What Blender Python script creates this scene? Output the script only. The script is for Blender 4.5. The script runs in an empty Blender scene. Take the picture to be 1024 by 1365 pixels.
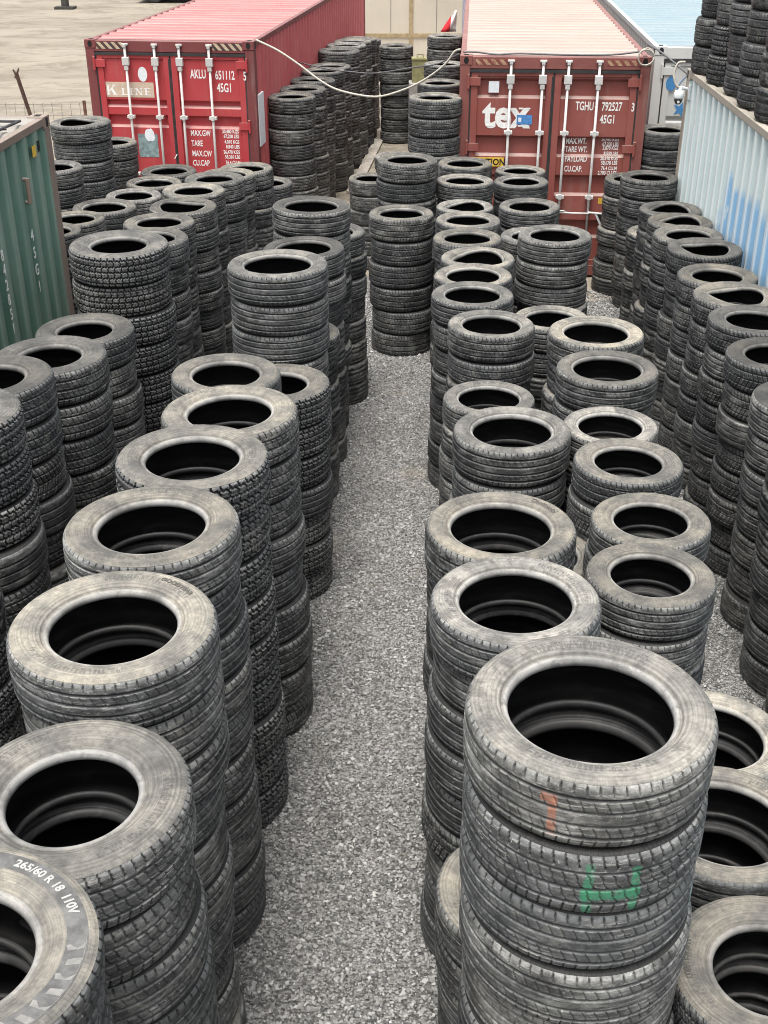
import bpy, math, random
import numpy as np

scene = bpy.context.scene
C = scene.collection
R = math.radians
PI = math.pi

# ------------------------------------------------------------------ camera
cam_d = bpy.data.cameras.new("camera")
cam = bpy.data.objects.new("camera", cam_d)
C.objects.link(cam)
cam.location = (0, 0, 4.94)
cam.rotation_euler = (R(90 - 28.8), 0, 0)
cam_d.sensor_fit = 'VERTICAL'
cam_d.sensor_height = 24.0
cam_d.lens = 24.0 * 1547 / 1365
cam_d.clip_start = 0.05
cam_d.clip_end = 600
scene.camera = cam

# ------------------------------------------------------------------ light
SUN_EL, SUN_AZ = 75.0, -158.0          # azimuth from +Y, negative = towards -X
w = bpy.data.worlds.new("World")
scene.world = w
w.use_nodes = True
nt = w.node_tree
bg = nt.nodes["Background"]
sky = nt.nodes.new("ShaderNodeTexSky")
sky.sky_type = 'NISHITA'
sky.sun_disc = False
sky.sun_elevation = R(SUN_EL)
sky.sun_rotation = R(SUN_AZ)
sky.air_density = 1.0
sky.dust_density = 6.0
sky.ozone_density = 1.0
hs = nt.nodes.new("ShaderNodeHueSaturation")
hs.inputs["Saturation"].default_value = 0.30
nt.links.new(sky.outputs[0], hs.inputs["Color"])
nt.links.new(hs.outputs[0], bg.inputs["Color"])
bg.inputs["Strength"].default_value = 0.15
sd = bpy.data.lights.new("sun", 'SUN')
sd.energy = 1.8
sd.angle = R(22)
sd.color = (1.0, 0.97, 0.92)
sun = bpy.data.objects.new("sun", sd)
C.objects.link(sun)
sun.location = (-20, 5, 30)
_a, _e = R(SUN_AZ), R(SUN_EL)
from mathutils import Vector
_d = Vector((math.sin(_a) * math.cos(_e), math.cos(_a) * math.cos(_e), math.sin(_e)))
sun.rotation_euler = (-_d).to_track_quat('-Z', 'Y').to_euler()
scene.view_settings.view_transform = 'Standard'
scene.view_settings.look = 'None'
scene.view_settings.gamma = 1.0
scene.cycles.filter_width = 1.0
scene.view_settings.exposure = 0.88

# ------------------------------------------------------------------ layout
STACKS = [  # name, x, y, top height, diameter, tyres, tyre width, tread and rim kind
    ('A1', -1.143, 2.1, 2.495, 0.78, 10, 0.2495, 'touring_high'),
    ('A2', -1.014, 2.86, 2.334, 0.78, 9, 0.2593, 'touring_high'),
    ('A3', -1.036, 3.68, 2.442, 0.79, 10, 0.2442, 'rib_mid'),
    ('A4', -1.034, 4.5, 2.415, 0.785, 10, 0.2415, 'rib_mid'),
    ('A5', -0.992, 5.4, 2.314, 0.8, 9, 0.2571, 'block_mid'),
    ('A6', -0.901, 6.22, 2.207, 0.8, 9, 0.2452, 'touring_mid'),
    ('A7', -1.029, 7.05, 2.107, 0.715, 9, 0.2342, 'rib_mid'),
    ('A8', -0.768, 7.84, 1.714, 0.76, 7, 0.2449, 'block_high'),
    ('B1', -0.807, 8.62, 2.365, 0.76, 10, 0.2365, 'rib_low'),
    ('B1s', -0.725, 9.36, 1.553, 0.7, 7, 0.2219, 'touring_low'),
    ('B2', -0.707, 10.08, 2.07, 0.72, 9, 0.23, 'rib_low'),
    ('B3', -0.676, 10.82, 2.255, 0.735, 10, 0.2255, 'rib_low'),
    ('B4', -0.544, 11.62, 1.8, 0.7, 8, 0.225, 'rib_low'),
    ('C0b', -2.256, 4.75, 1.838, 0.76, 8, 0.2298, 'block_high'),
    ('C0', -2.341, 5.7, 2.435, 0.78, 10, 0.2435, 'block_high'),
    ('C1', -2.421, 6.62, 2.256, 0.78, 9, 0.2506, 'touring_high'),
    ('C2', -2.295, 7.5, 2.059, 0.775, 8, 0.2573, 'touring_high'),
    ('C3', -2.279, 8.42, 1.911, 0.745, 8, 0.2389, 'touring_high'),
    ('C4', -2.153, 9.3, 2.323, 0.81, 9, 0.2581, 'block_high'),
    ('C5', -2.096, 10.2, 2.123, 0.71, 9, 0.2359, 'touring_low'),
    ('C6', -2.12, 10.9, 2.08, 0.675, 10, 0.208, 'rib_mid'),
    ('C7', -2.002, 11.6, 2.053, 0.67, 10, 0.2053, 'touring_low_w'),
    ('C8', -1.999, 12.3, 2.044, 0.66, 10, 0.2044, 'rib_mid'),
    ('C9', -1.868, 12.98, 2.015, 0.66, 9, 0.2239, 'rib_mid'),
    ('C10', -1.813, 13.65, 1.906, 0.65, 9, 0.2118, 'rib_low'),
    ('C11', -1.68, 14.4, 1.812, 0.665, 8, 0.2264, 'touring_low'),
    ('C12', -1.502, 15.1, 1.48, 0.66, 7, 0.2114, 'rib_low'),
    ('D1', -3.755, 14.9, 2.267, 0.735, 10, 0.2267, 'rib_low_w'),
    ('D2', -3.747, 16.5, 1.711, 0.67, 8, 0.2138, 'rib_low'),
    ('D3', -3.885, 13.9, 1.937, 0.68, 9, 0.2153, 'rib_low'),
    ('D4', -2.878, 15.8, 1.478, 0.735, 6, 0.2463, 'rib_low'),
    ('D5', -2.957, 15.1, 1.48, 0.72, 6, 0.2467, 'touring_low'),
    ('D6', -3.079, 14.38, 1.49, 0.69, 7, 0.2129, 'rib_low'),
    ('D7', -3.28, 13.65, 1.535, 0.745, 6, 0.2558, 'touring_low'),
    ('D8', -3.454, 12.92, 1.583, 0.675, 7, 0.2262, 'rib_low'),
    ('D9', -3.554, 12.22, 1.638, 0.68, 7, 0.234, 'rib_low'),
    ('G1', 0.68, 16.0, 2.383, 0.715, 10, 0.2383, 'touring_low'),
    ('F4', 0.823, 17.9, 2.278, 0.67, 11, 0.2071, 'worn_low'),
    ('F3b', 0.993, 20.4, 2.2, 0.67, 10, 0.22, 'rib_low'),
    ('F3', 1.125, 22.8, 2.355, 0.66, 11, 0.2141, 'rib_low'),
    ('F1', 0.244, 25.2, 1.899, 0.7, 8, 0.2374, 'rib_low'),
    ('G2', 0.272, 13.9, 2.024, 0.71, 9, 0.2248, 'touring_low'),
    ('G3', 0.195, 13.1, 1.604, 0.735, 6, 0.2674, 'touring_low'),
    ('G4', -0.188, 16.4, 1.244, 0.62, 6, 0.2073, 'worn_low'),
    ('G2b', 0.19, 17.7, 1.27, 0.66, 6, 0.2117, 'worn_low'),
    ('G5', 1.008, 14.75, 1.8, 0.68, 8, 0.225, 'worn_low'),
    ('G6', 0.967, 14.05, 1.747, 0.685, 8, 0.2184, 'rib_low'),
    ('G7', 1.744, 15.1, 1.631, 0.65, 8, 0.2039, 'touring_low'),
    ('G8', 1.68, 14.4, 1.658, 0.67, 8, 0.2073, 'worn_low'),
    ('G9', 0.925, 13.3, 1.622, 0.665, 8, 0.2027, 'rib_low_w'),
    ('G10', 0.91, 12.55, 1.671, 0.705, 7, 0.2388, 'worn_low'),
    ('G11', 0.855, 11.8, 1.682, 0.71, 7, 0.2402, 'touring_low'),
    ('G12', 1.618, 12.95, 1.718, 0.69, 8, 0.2147, 'rib_low'),
    ('G13', 1.591, 12.2, 1.587, 0.71, 7, 0.2267, 'rib_low'),
    ('G14', 1.694, 11.4, 1.822, 0.73, 8, 0.2278, 'rib_low'),
    ('G15', 0.909, 11.05, 1.691, 0.72, 7, 0.2415, 'worn_low_w'),
    ('G16', 0.814, 10.32, 1.745, 0.72, 8, 0.2181, 'rib_low'),
    ('G17', 0.755, 9.58, 1.81, 0.71, 8, 0.2263, 'rib_low'),
    ('G18', 0.857, 8.85, 1.801, 0.705, 8, 0.2251, 'touring_low'),
    ('G19', 1.445, 9.6, 1.589, 0.66, 7, 0.227, 'rib_low'),
    ('G20', 1.618, 8.42, 1.893, 0.735, 8, 0.2367, 'touring_low'),
    ('G21', 1.579, 7.68, 1.894, 0.715, 8, 0.2368, 'rib_low'),
    ('G22', 0.759, 7.75, 1.635, 0.66, 8, 0.2044, 'rib_low'),
    ('G23', 0.827, 6.82, 1.812, 0.765, 7, 0.2588, 'rib_low'),
    ('G24', 1.493, 6.98, 1.765, 0.63, 9, 0.1962, 'rib_low'),
    ('G25', 1.478, 6.3, 1.841, 0.665, 9, 0.2046, 'touring_mid'),
    ('G35', 0.908, 5.95, 1.401, 0.74, 6, 0.2335, 'worn_low'),
    ('G26', 0.592, 5.12, 2.058, 0.765, 8, 0.2573, 'touring_low'),
    ('G27', 1.475, 5.6, 1.826, 0.66, 9, 0.2029, 'rib_mid'),
    ('G28', 1.33, 4.92, 1.892, 0.645, 9, 0.2102, 'rib_mid'),
    ('G29', 0.587, 4.34, 2.126, 0.76, 9, 0.2362, 'rib_low'),
    ('G34', 0.592, 3.62, 1.086, 0.74, 5, 0.2172, 'touring_low'),
    ('G30', 0.626, 2.8, 2.747, 0.76, 11, 0.2497, 'rib_low'),
    ('G31', 1.519, 4.2, 1.468, 0.69, 7, 0.2097, 'rib_low'),
    ('G32', 1.37, 3.48, 1.623, 0.7, 7, 0.2319, 'worn_low'),
    ('G33', 1.334, 2.75, 1.642, 0.68, 8, 0.2053, 'sipe_high'),
    ('H1', 3.215, 15.3, 1.482, 0.69, 7, 0.2117, 'rib_low'),
    ('H2', 3.288, 14.6, 1.668, 0.7, 7, 0.2383, 'rib_low'),
    ('H2b', 3.276, 13.9, 1.166, 0.69, 5, 0.2331, 'rib_low'),
    ('H3', 3.251, 13.2, 1.621, 0.7, 7, 0.2316, 'worn_mid_w'),
    ('H4', 3.199, 12.5, 1.668, 0.7, 7, 0.2383, 'rib_mid_w'),
    ('H5', 3.122, 11.8, 1.713, 0.715, 7, 0.2447, 'sipe_mid'),
    ('H6', 3.108, 11.08, 1.778, 0.72, 8, 0.2222, 'sipe_mid_w'),
    ('H7', 3.056, 10.36, 1.733, 0.73, 7, 0.2475, 'sipe_mid'),
    ('H8', 3.022, 9.62, 1.79, 0.735, 8, 0.2238, 'sipe_mid_w'),
    ('H9', 2.976, 8.88, 1.828, 0.74, 8, 0.2285, 'sipe_mid'),
    ('H10', 2.922, 8.13, 1.823, 0.74, 8, 0.2278, 'sipe_mid'),
    ('H11', 2.918, 7.38, 1.781, 0.745, 7, 0.2545, 'rib_mid'),
    ('H12', 2.837, 6.62, 1.694, 0.75, 7, 0.2421, 'rib_mid'),
    ('H13', 2.814, 5.85, 1.637, 0.75, 7, 0.2339, 'rib_low'),
    ('E1', -1.388, 18.32, 2.023, 0.724, 9, 0.2248, 'rib_low'),
    ('E2', -1.272, 19.17, 2.0, 0.735, 8, 0.25, 'rib_low'),
    ('E3', -1.168, 20.08, 2.0, 0.745, 8, 0.25, 'rib_low'),
    ('E4', -1.036, 20.98, 2.014, 0.745, 8, 0.2517, 'rib_low'),
    ('E5', -0.96, 21.89, 1.962, 0.756, 8, 0.2453, 'rib_low'),
    ('E6', -0.829, 22.84, 2.106, 0.777, 8, 0.2633, 'rib_low'),
    ('E7', -0.719, 23.8, 2.082, 0.777, 8, 0.2602, 'rib_low'),
    ('E8', -0.627, 24.76, 2.036, 0.767, 8, 0.2545, 'rib_low'),
    ('E9', -0.527, 25.72, 1.967, 0.756, 8, 0.2458, 'rib_low'),
    ('E10', -0.435, 26.73, 1.835, 0.745, 8, 0.2294, 'rib_low'),
    ('J1', 3.724, 15.95, 1.983, 0.68, 9, 0.2203, 'worn_low'),
    ('I1', 4.02, 14.45, 4.096, 0.74, 4, 0.3, 'touring_low'),
    ('I2', 3.99, 13.7, 4.096, 0.74, 4, 0.3, 'block_low'),
    ('I3', 3.96, 12.95, 4.096, 0.74, 4, 0.3, 'rib_low'),
    ('I4', 3.93, 12.2, 4.096, 0.74, 4, 0.3, 'touring_low'),
    ('I5', 3.9, 11.45, 4.096, 0.74, 4, 0.3, 'touring_low'),
]
VIS = {  # per stack, which tyres from the top stand as objects of their own; the others join the hidden mass
    'A1': [0, 1],
    'A2': [0, 1, 2, 3],
    'A3': [0, 1, 2, 3, 4, 5, 6, 7, 8],
    'A4': [0, 1, 2, 3, 4, 5, 6, 7, 8, 9],
    'A5': [0, 1, 2, 3, 4, 5, 6, 7, 8],
    'A6': [0, 1, 2, 3, 4, 5, 6, 7, 8],
    'A7': [0],
    'A8': [0, 1, 2, 3, 4, 5, 6],
    'B1': [0, 1, 2, 3],
    'B1s': [0],
    'B2': [0, 1, 2],
    'B3': [0, 1],
    'B4': [0, 2, 3],
    'C0b': [1, 2, 3],
    'C0': [0, 1, 2, 3, 4],
    'C1': [0, 1, 2, 3, 4],
    'C2': [0, 1, 2, 3],
    'C3': [0, 1, 2, 3],
    'C4': [0, 1, 2, 3, 4, 5],
    'C5': [0, 1, 2, 3],
    'C6': [0],
    'C7': [0, 1, 2, 3, 4, 5, 6],
    'C8': [0],
    'C9': [0, 1, 2, 3],
    'C10': [0],
    'C11': [0, 1],
    'C12': [0],
    'D1': [0, 1, 2, 3],
    'D2': [0, 1],
    'D3': [0, 1],
    'D4': [0],
    'D5': [0],
    'D6': [0],
    'D7': [0],
    'D8': [0],
    'D9': [0],
    'G1': [0, 1, 2],
    'F4': [0],
    'F3b': [0],
    'F3': [0, 1],
    'F1': [0, 1, 2, 3, 4, 5, 7],
    'G2': [0, 1],
    'G3': [0, 1, 2, 3, 4, 5],
    'G4': [0, 1],
    'G2b': [],
    'G5': [0],
    'G6': [0],
    'G7': [0],
    'G8': [0],
    'G9': [0],
    'G10': [0],
    'G11': [0],
    'G12': [0],
    'G13': [0],
    'G14': [0, 1, 2],
    'G15': [0],
    'G16': [0],
    'G17': [0, 1, 2, 3, 4, 5, 6, 7],
    'G18': [0, 1],
    'G19': [0, 1],
    'G20': [0],
    'G21': [0, 1],
    'G22': [0, 2, 3],
    'G23': [0, 1],
    'G24': [0],
    'G25': [0, 1],
    'G35': [0],
    'G26': [0, 1, 3],
    'G27': [0, 1],
    'G28': [0, 1],
    'G29': [0, 1, 2, 3, 4, 5, 6, 7, 8],
    'G34': [0, 1, 2],
    'G30': [0, 1, 2, 3, 4, 5],
    'G31': [0, 1],
    'G32': [0, 1],
    'G33': [0, 1, 2],
    'H1': [0, 2, 4, 5],
    'H2': [0, 1],
    'H2b': [],
    'H3': [0],
    'H4': [0],
    'H5': [0, 1, 2, 3],
    'H6': [0, 1, 2, 3, 4],
    'H7': [0, 1, 2, 3, 4, 5, 6],
    'H8': [0, 1, 2, 3, 4, 5],
    'H9': [0, 1, 2, 3, 4, 5, 6],
    'H10': [0, 1, 2, 3, 4, 5, 6, 7],
    'H11': [0, 1, 2, 3, 4, 5, 6],
    'H12': [3, 4, 5, 6],
    'H13': [],
    'E1': [0, 1, 2, 3, 4, 5],
    'E2': [0],
    'E3': [0],
    'E4': [0],
    'E5': [],
    'E6': [0],
    'E7': [],
    'E8': [],
    'E9': [],
    'E10': [],
    'J1': [0, 1],
    'I1': [1, 2, 3],
    'I2': [1, 2, 3],
    'I3': [1, 2, 3],
    'I4': [1, 2, 3],
    'I5': [],
}
ROPE1 = [(-1.748, 16.961, 2.96), (-1.448, 16.845, 2.841), (-1.155, 16.732, 2.674), (-0.855, 16.616, 2.478), (-0.589, 16.513, 2.369), (-0.141, 16.34, 2.319), (0.18, 16.217, 2.4), (0.503, 16.092, 2.556), (0.779, 15.985, 2.766), (0.907, 15.936, 2.936), (0.982, 15.907, 2.967)]
ROPE2 = [(-1.44, 20.766, 2.163), (-0.903, 19.743, 2.198), (-0.486, 18.947, 2.265), (-0.123, 18.255, 2.345), (0.41, 17.24, 2.565), (0.691, 16.703, 2.677), (0.829, 16.44, 2.769), (0.979, 16.154, 2.881)]

# ------------------------------------------------------------------ node helper
class NT:
    def __init__(s, name):
        s.m = bpy.data.materials.new(name)
        s.m.use_nodes = True
        s.t = s.m.node_tree
        s.b = s.t.nodes["Principled BSDF"]
    def n(s, typ, **kw):
        x = s.t.nodes.new(typ)
        for k, v in kw.items():
            setattr(x, k, v)
        return x
    def put(s, sock, v):
        if hasattr(v, 'node'):
            s.t.links.new(v, sock)
        else:
            sock.default_value = v
    def math(s, op, a, b=0.0, c=0.0, clamp=False):
        x = s.n("ShaderNodeMath", operation=op, use_clamp=clamp)
        for i, v in enumerate((a, b, c)):
            s.put(x.inputs[i], v)
        return x.outputs[0]
    def vmath(s, op, a, b=(0, 0, 0)):
        x = s.n("ShaderNodeVectorMath", operation=op)
        s.put(x.inputs[0], a); s.put(x.inputs[1], b)
        return x.outputs["Value"] if op in ('LENGTH', 'DISTANCE', 'DOT_PRODUCT') else x.outputs[0]
    def noise(s, vec, scale=5.0, detail=4.0, rough=0.6, dist=0.0, col=False):
        x = s.n("ShaderNodeTexNoise")
        s.put(x.inputs["Vector"], vec)
        x.inputs["Scale"].default_value = scale
        x.inputs["Detail"].default_value = detail
        x.inputs["Roughness"].default_value = rough
        x.inputs["Distortion"].default_value = dist
        return x.outputs["Color" if col else "Fac"]
    def ramp(s, v, lo, hi, a=0.0, b=1.0):
        x = s.n("ShaderNodeMapRange", interpolation_type='SMOOTHSTEP')
        s.put(x.inputs[0], v)
        x.inputs[1].default_value, x.inputs[2].default_value = lo, hi
        x.inputs[3].default_value, x.inputs[4].default_value = a, b
        return x.outputs[0]
    def mix(s, f, a, b, mode='MIX'):
        x = s.n("ShaderNodeMix", data_type='RGBA', blend_type=mode)
        s.put(x.inputs[0], f)
        s.put(x.inputs[6], a if hasattr(a, 'node') or len(a) == 4 else (*a, 1))
        s.put(x.inputs[7], b if hasattr(b, 'node') or len(b) == 4 else (*b, 1))
        return x.outputs[2]
    def sep(s, v):
        x = s.n("ShaderNodeSeparateXYZ"); s.put(x.inputs[0], v)
        return x.outputs
    def comb(s, a, b, c):
        x = s.n("ShaderNodeCombineXYZ")
        for i, v in enumerate((a, b, c)):
            s.put(x.inputs[i], v)
        return x.outputs[0]
    def obj(s):
        return s.n("ShaderNodeTexCoord").outputs["Object"]
    def bump(s, h, strength=0.5, dist=0.01):
        x = s.n("ShaderNodeBump")
        s.put(x.inputs["Height"], h)
        x.inputs["Strength"].default_value = strength
        x.inputs["Distance"].default_value = dist
        s.t.links.new(x.outputs[0], s.b.inputs["Normal"])
    def out(s, col=None, rough=None, spec=None, metal=None):
        for nm, v in (("Base Color", col), ("Roughness", rough), ("Specular IOR Level", spec), ("Metallic", metal)):
            if v is not None:
                if nm == "Base Color" and not hasattr(v, 'node') and len(v) == 3:
                    v = (*v, 1)
                s.put(s.b.inputs[nm], v)
        return s.m

# ------------------------------------------------------------------ tyre materials
def tyre_rand(N):
    oi = N.n("ShaderNodeObjectInfo").outputs["Random"]
    at = N.n("ShaderNodeAttribute", attribute_name="trand").outputs["Fac"]
    r = N.math('FRACT', N.math('ADD', oi, at))
    r2 = N.math('FRACT', N.math('MULTIPLY', r, 17.31))
    r3 = N.math('FRACT', N.math('MULTIPLY', r, 53.7))
    return r, r2, r3

def tread_mat(name, marks=None, dusty=0.0):
    N = NT(name)
    lp = N.n("ShaderNodeAttribute", attribute_name="lpos").outputs["Vector"]
    r, r2, r3 = tyre_rand(N)
    off = N.comb(N.math('MULTIPLY', r, 60.0), N.math('MULTIPLY', r2, 60.0), N.math('MULTIPLY', r3, 60.0))
    p = N.vmath('ADD', lp, off)
    streak = N.noise(N.vmath('MULTIPLY', p, (5, 5, 42)), 1.0, 5.0, 0.65)
    patch = N.noise(N.vmath('MULTIPLY', p, (1, 1, 1.8)), 7.0, 8.0, 0.72)
    speck = N.noise(p, 55.0, 4.0, 0.65)
    up = N.ramp(N.sep(N.n("ShaderNodeNewGeometry").outputs["Normal"])[2], 0.15, 0.9)
    worn = N.math('SUBTRACT', 1.0, N.n("ShaderNodeAttribute", attribute_name="groove").outputs["Fac"], clamp=True)   # dirt and scuffs weakened in the grooves, which stay darker
    amt = N.math('ADD', 0.02 + dusty, N.math('MULTIPLY', r2, 0.09))
    d = N.math('MULTIPLY', N.ramp(patch, 0.44, 0.66), 0.42)
    d = N.math('ADD', d, N.math('MULTIPLY', N.ramp(streak, 0.46, 0.74), 0.30))
    d = N.math('MULTIPLY', d, N.math('ADD', 0.40, r3))
    d = N.math('ADD', d, amt)
    d = N.math('ADD', d, N.math('MULTIPLY', up, 0.40))
    d = N.math('MULTIPLY', d, N.ramp(speck, 0.30, 0.70, 0.70, 1.20))
    d = N.math('MULTIPLY', d, N.math('ADD', 0.12, N.math('MULTIPLY', worn, 0.88)), clamp=True)
    tint = N.mix(r3, (0.252, 0.264, 0.264), (0.268, 0.268, 0.252))
    col = N.mix(d, (0.013, 0.0135, 0.014), tint)
    # scraped pale scuffs and dried splashes
    sc = N.noise(N.vmath('MULTIPLY', N.vmath('ADD', p, (7, 3, 1)), (9, 9, 60)), 1.0, 6.0, 0.75, 0.6)
    pk = N.noise(N.vmath('ADD', p, (17, 3, 1)), 3.4, 2.0, 0.5)
    scf = N.math('MULTIPLY', N.ramp(sc, 0.55, 0.66), N.ramp(pk, 0.46, 0.62))
    spl = N.math('MULTIPLY', N.ramp(N.noise(N.vmath('ADD', p, (2, 9, 5)), 75.0, 3.0, 0.7), 0.64, 0.70), N.ramp(pk, 0.40, 0.60))
    scf = N.math('MULTIPLY', N.math('MAXIMUM', N.math('MULTIPLY', scf, 0.55), N.math('MULTIPLY', spl, 0.7)), worn)
    col = N.mix(scf, col, (0.44, 0.435, 0.41))
    if dusty:                              # badly scuffed tread: long pale scrapes along the ribs
        s2 = N.noise(N.vmath('MULTIPLY', N.vmath('ADD', p, (9, 2, 4)), (7, 7, 95)), 1.0, 6.0, 0.8, 0.4)
        p2 = N.noise(N.vmath('ADD', p, (6, 12, 8)), 4.5, 5.0, 0.65)
        col = N.mix(N.math('MULTIPLY', N.math('MULTIPLY', N.ramp(s2, 0.52, 0.60), N.ramp(p2, 0.42, 0.58)), N.math('MULTIPLY', worn, 0.62)), col, (0.42, 0.41, 0.385))
        blk = N.noise(N.vmath('ADD', p, (4, 1, 13)), 8.0, 7.0, 0.7)
        col = N.mix(N.math('MULTIPLY', N.ramp(blk, 0.54, 0.62), 0.6), col, (0.02, 0.02, 0.021))
    scr = N.noise(N.vmath('MULTIPLY', N.vmath('ADD', p, (5, 1, 8)), (13, 13, 150)), 1.0, 4.0, 0.7)
    pk2 = N.noise(N.vmath('ADD', p, (11, 4, 2)), 5.5, 3.0, 0.6)
    col = N.mix(N.math('MULTIPLY', N.math('MULTIPLY', N.ramp(scr, 0.56, 0.60), N.ramp(pk2, 0.44, 0.58)), N.math('MULTIPLY', worn, 0.24)), col, (0.40, 0.40, 0.385))
    mud = N.noise(N.vmath('ADD', p, (1, 14, 6)), 10.0, 9.0, 0.72)
    col = N.mix(N.math('MULTIPLY', N.math('MULTIPLY', N.ramp(mud, 0.54, 0.58), worn), N.math('MULTIPLY', r2, 0.28)), col, (0.30, 0.285, 0.25))
    if marks:
        xyz = N.sep(lp)
        th = N.math('ARCTAN2', xyz[1], xyz[0])
        edge = N.noise(N.vmath('MULTIPLY', lp, (60, 60, 30)), 1.0, 6.0, 0.75)
        for (t0, t1, z0, z1, c, k) in marks:
            jit = N.math('MULTIPLY', N.math('SUBTRACT', edge, 0.5), 0.07)
            tj = N.math('ADD', th, jit)
            zj = N.math('ADD', xyz[2], N.math('MULTIPLY', jit, 0.3))
            m = N.math('MULTIPLY', N.ramp(tj, t0 - .012, t0 + .012), N.ramp(tj, t1 - .012, t1 + .012, 1, 0))
            m = N.math('MULTIPLY', m, N.math('MULTIPLY', N.ramp(zj, z0 - .006, z0 + .006), N.ramp(zj, z1 - .006, z1 + .006, 1, 0)))
            m = N.math('MULTIPLY', N.math('MULTIPLY', m, worn), N.ramp(edge, 0.34, 0.50, 0.05, k))
            col = N.mix(m, col, c)
    N.bump(N.math('ADD', speck, N.math('MULTIPLY', streak, 0.6)), 0.5, 0.004)
    return N.out(col, N.ramp(d, 0, 0.6, 0.55, 0.9), 0.35)

def side_mat(name):
    N = NT(name)
    lp = N.n("ShaderNodeAttribute", attribute_name="lpos").outputs["Vector"]
    r, r2, r3 = tyre_rand(N)
    off = N.comb(N.math('MULTIPLY', r, 60.0), N.math('MULTIPLY', r2, 60.0), N.math('MULTIPLY', r3, 60.0))
    p = N.vmath('ADD', lp, off)
    xyz = N.sep(lp)
    rad = N.vmath('LENGTH', N.comb(xyz[0], xyz[1], 0.0))
    rings = N.noise(N.comb(N.math('ADD', N.math('MULTIPLY', rad, 150.0), off_x(N, r)), 0.0, 0.0), 1.0, 3.0, 0.6)
    patch = N.noise(p, 5.0, 5.0, 0.62)
    fine = N.noise(p, 38.0, 4.0, 0.7)
    up = N.ramp(N.sep(N.n("ShaderNodeNewGeometry").outputs["Normal"])[2], -0.1, 0.75)
    d = N.math('MULTIPLY', N.ramp(patch, 0.30, 0.70, 0.42, 1.0), N.ramp(rings, 0.3, 0.7, 0.62, 1.08))
    d = N.math('MULTIPLY', d, N.ramp(fine, 0.3, 0.7, 0.66, 1.08))
    d = N.math('MULTIPLY', d, N.math('ADD', 0.50, N.math('MULTIPLY', r2, 0.50)))
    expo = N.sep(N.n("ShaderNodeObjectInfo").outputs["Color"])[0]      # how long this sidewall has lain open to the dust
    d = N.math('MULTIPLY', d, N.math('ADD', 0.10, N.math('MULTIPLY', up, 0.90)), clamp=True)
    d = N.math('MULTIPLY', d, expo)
    tint = N.mix(N.ramp(patch, 0.35, 0.65), (0.40, 0.378, 0.328), (0.43, 0.388, 0.305))
    tint = N.mix(N.math('MULTIPLY', r3, 0.7), tint, (0.37, 0.365, 0.345))
    col = N.mix(d, (0.018, 0.0185, 0.019), tint)
    bead = N.n("ShaderNodeAttribute", attribute_name="groove").outputs["Fac"]     # bead lip paler: rim wear, with its wet gleam painted in
    col = N.mix(N.math('MULTIPLY', N.math('MULTIPLY', bead, expo), N.ramp(patch, 0.3, 0.6, 0.08, 0.40)), col, (0.42, 0.42, 0.41))
    cs = N.noise(N.comb(N.math('MULTIPLY', N.math('ARCTAN2', xyz[1], xyz[0]), 5.0), N.math('MULTIPLY', rad, 260.0), N.math('MULTIPLY', r, 50.0)), 1.0, 4.0, 0.7)
    col = N.mix(N.math('MULTIPLY', N.ramp(cs, 0.57, 0.64), 0.30), col, (0.05, 0.05, 0.05))
    smu = N.noise(N.vmath('ADD', p, (3, 7, 1)), 11.0, 8.0, 0.7)
    col = N.mix(N.math('MULTIPLY', N.ramp(smu, 0.53, 0.60), N.math('MULTIPLY', r3, 0.55)), col, (0.065, 0.063, 0.06))
    # moulded lettering and rings, in broken arcs
    th = N.math('ARCTAN2', xyz[1], xyz[0])
    band = N.math('MULTIPLY', N.ramp(rad, 0.2635, 0.2645), N.ramp(rad, 0.2935, 0.2945, 1, 0))
    arc = N.ramp(N.math('SINE', N.math('ADD', N.math('MULTIPLY', th, 2.0), N.math('MULTIPLY', r, 6.0))), 0.25, 0.30)
    cu = N.math('FLOOR', N.math('MULTIPLY', th, 58.0))
    cv = N.math('FLOOR', N.math('MULTIPLY', N.math('SUBTRACT', rad, 0.2640), 100.0))
    wn = N.n("ShaderNodeTexWhiteNoise", noise_dimensions='3D')
    N.put(wn.inputs["Vector"], N.comb(cu, cv, N.math('FLOOR', N.math('MULTIPLY', r, 999.0))))
    gap = N.ramp(N.math('FRACT', N.math('MULTIPLY', th, 58.0 / 3.0)), 0.20, 0.24)      # spaces between the characters
    let = N.math('MULTIPLY', N.ramp(wn.outputs["Value"], 0.40, 0.42), gap)
    emb = N.math('MULTIPLY', N.math('MULTIPLY', band, arc), let)
    col = N.mix(N.math('MULTIPLY', emb, 0.42), col, (0.05, 0.05, 0.05))
    ser = N.math('MULTIPLY', N.ramp(rad, 0.312, 0.318), N.ramp(N.math('SINE', N.math('MULTIPLY', th, 150.0)), -0.2, 0.6))
    h = N.math('ADD', N.math('MULTIPLY', rings, 0.5), N.math('MULTIPLY', fine, 0.35))
    h = N.math('ADD', h, N.math('MULTIPLY', emb, 1.4))
    h = N.math('ADD', h, N.math('MULTIPLY', ser, 0.5))
    N.bump(h, 0.5, 0.004)
    return N.out(col, N.ramp(d, 0, 0.8, 0.55, 0.88), 0.22)

def off_x(N, r):
    return N.math('MULTIPLY', r, 37.0)

def liner_mat():
    N = NT("tyre_liner_rubber")
    lp = N.n("ShaderNodeAttribute", attribute_name="lpos").outputs["Vector"]
    n = N.noise(N.vmath('MULTIPLY', lp, (6, 6, 30)), 1.0, 4.0, 0.6)
    col = N.mix(N.ramp(n, 0.45, 0.8), (0.006, 0.0062, 0.0066), (0.022, 0.0215, 0.021))
    N.bump(n, 0.2, 0.003)
    return N.out(col, 0.75, 0.12)

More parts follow.
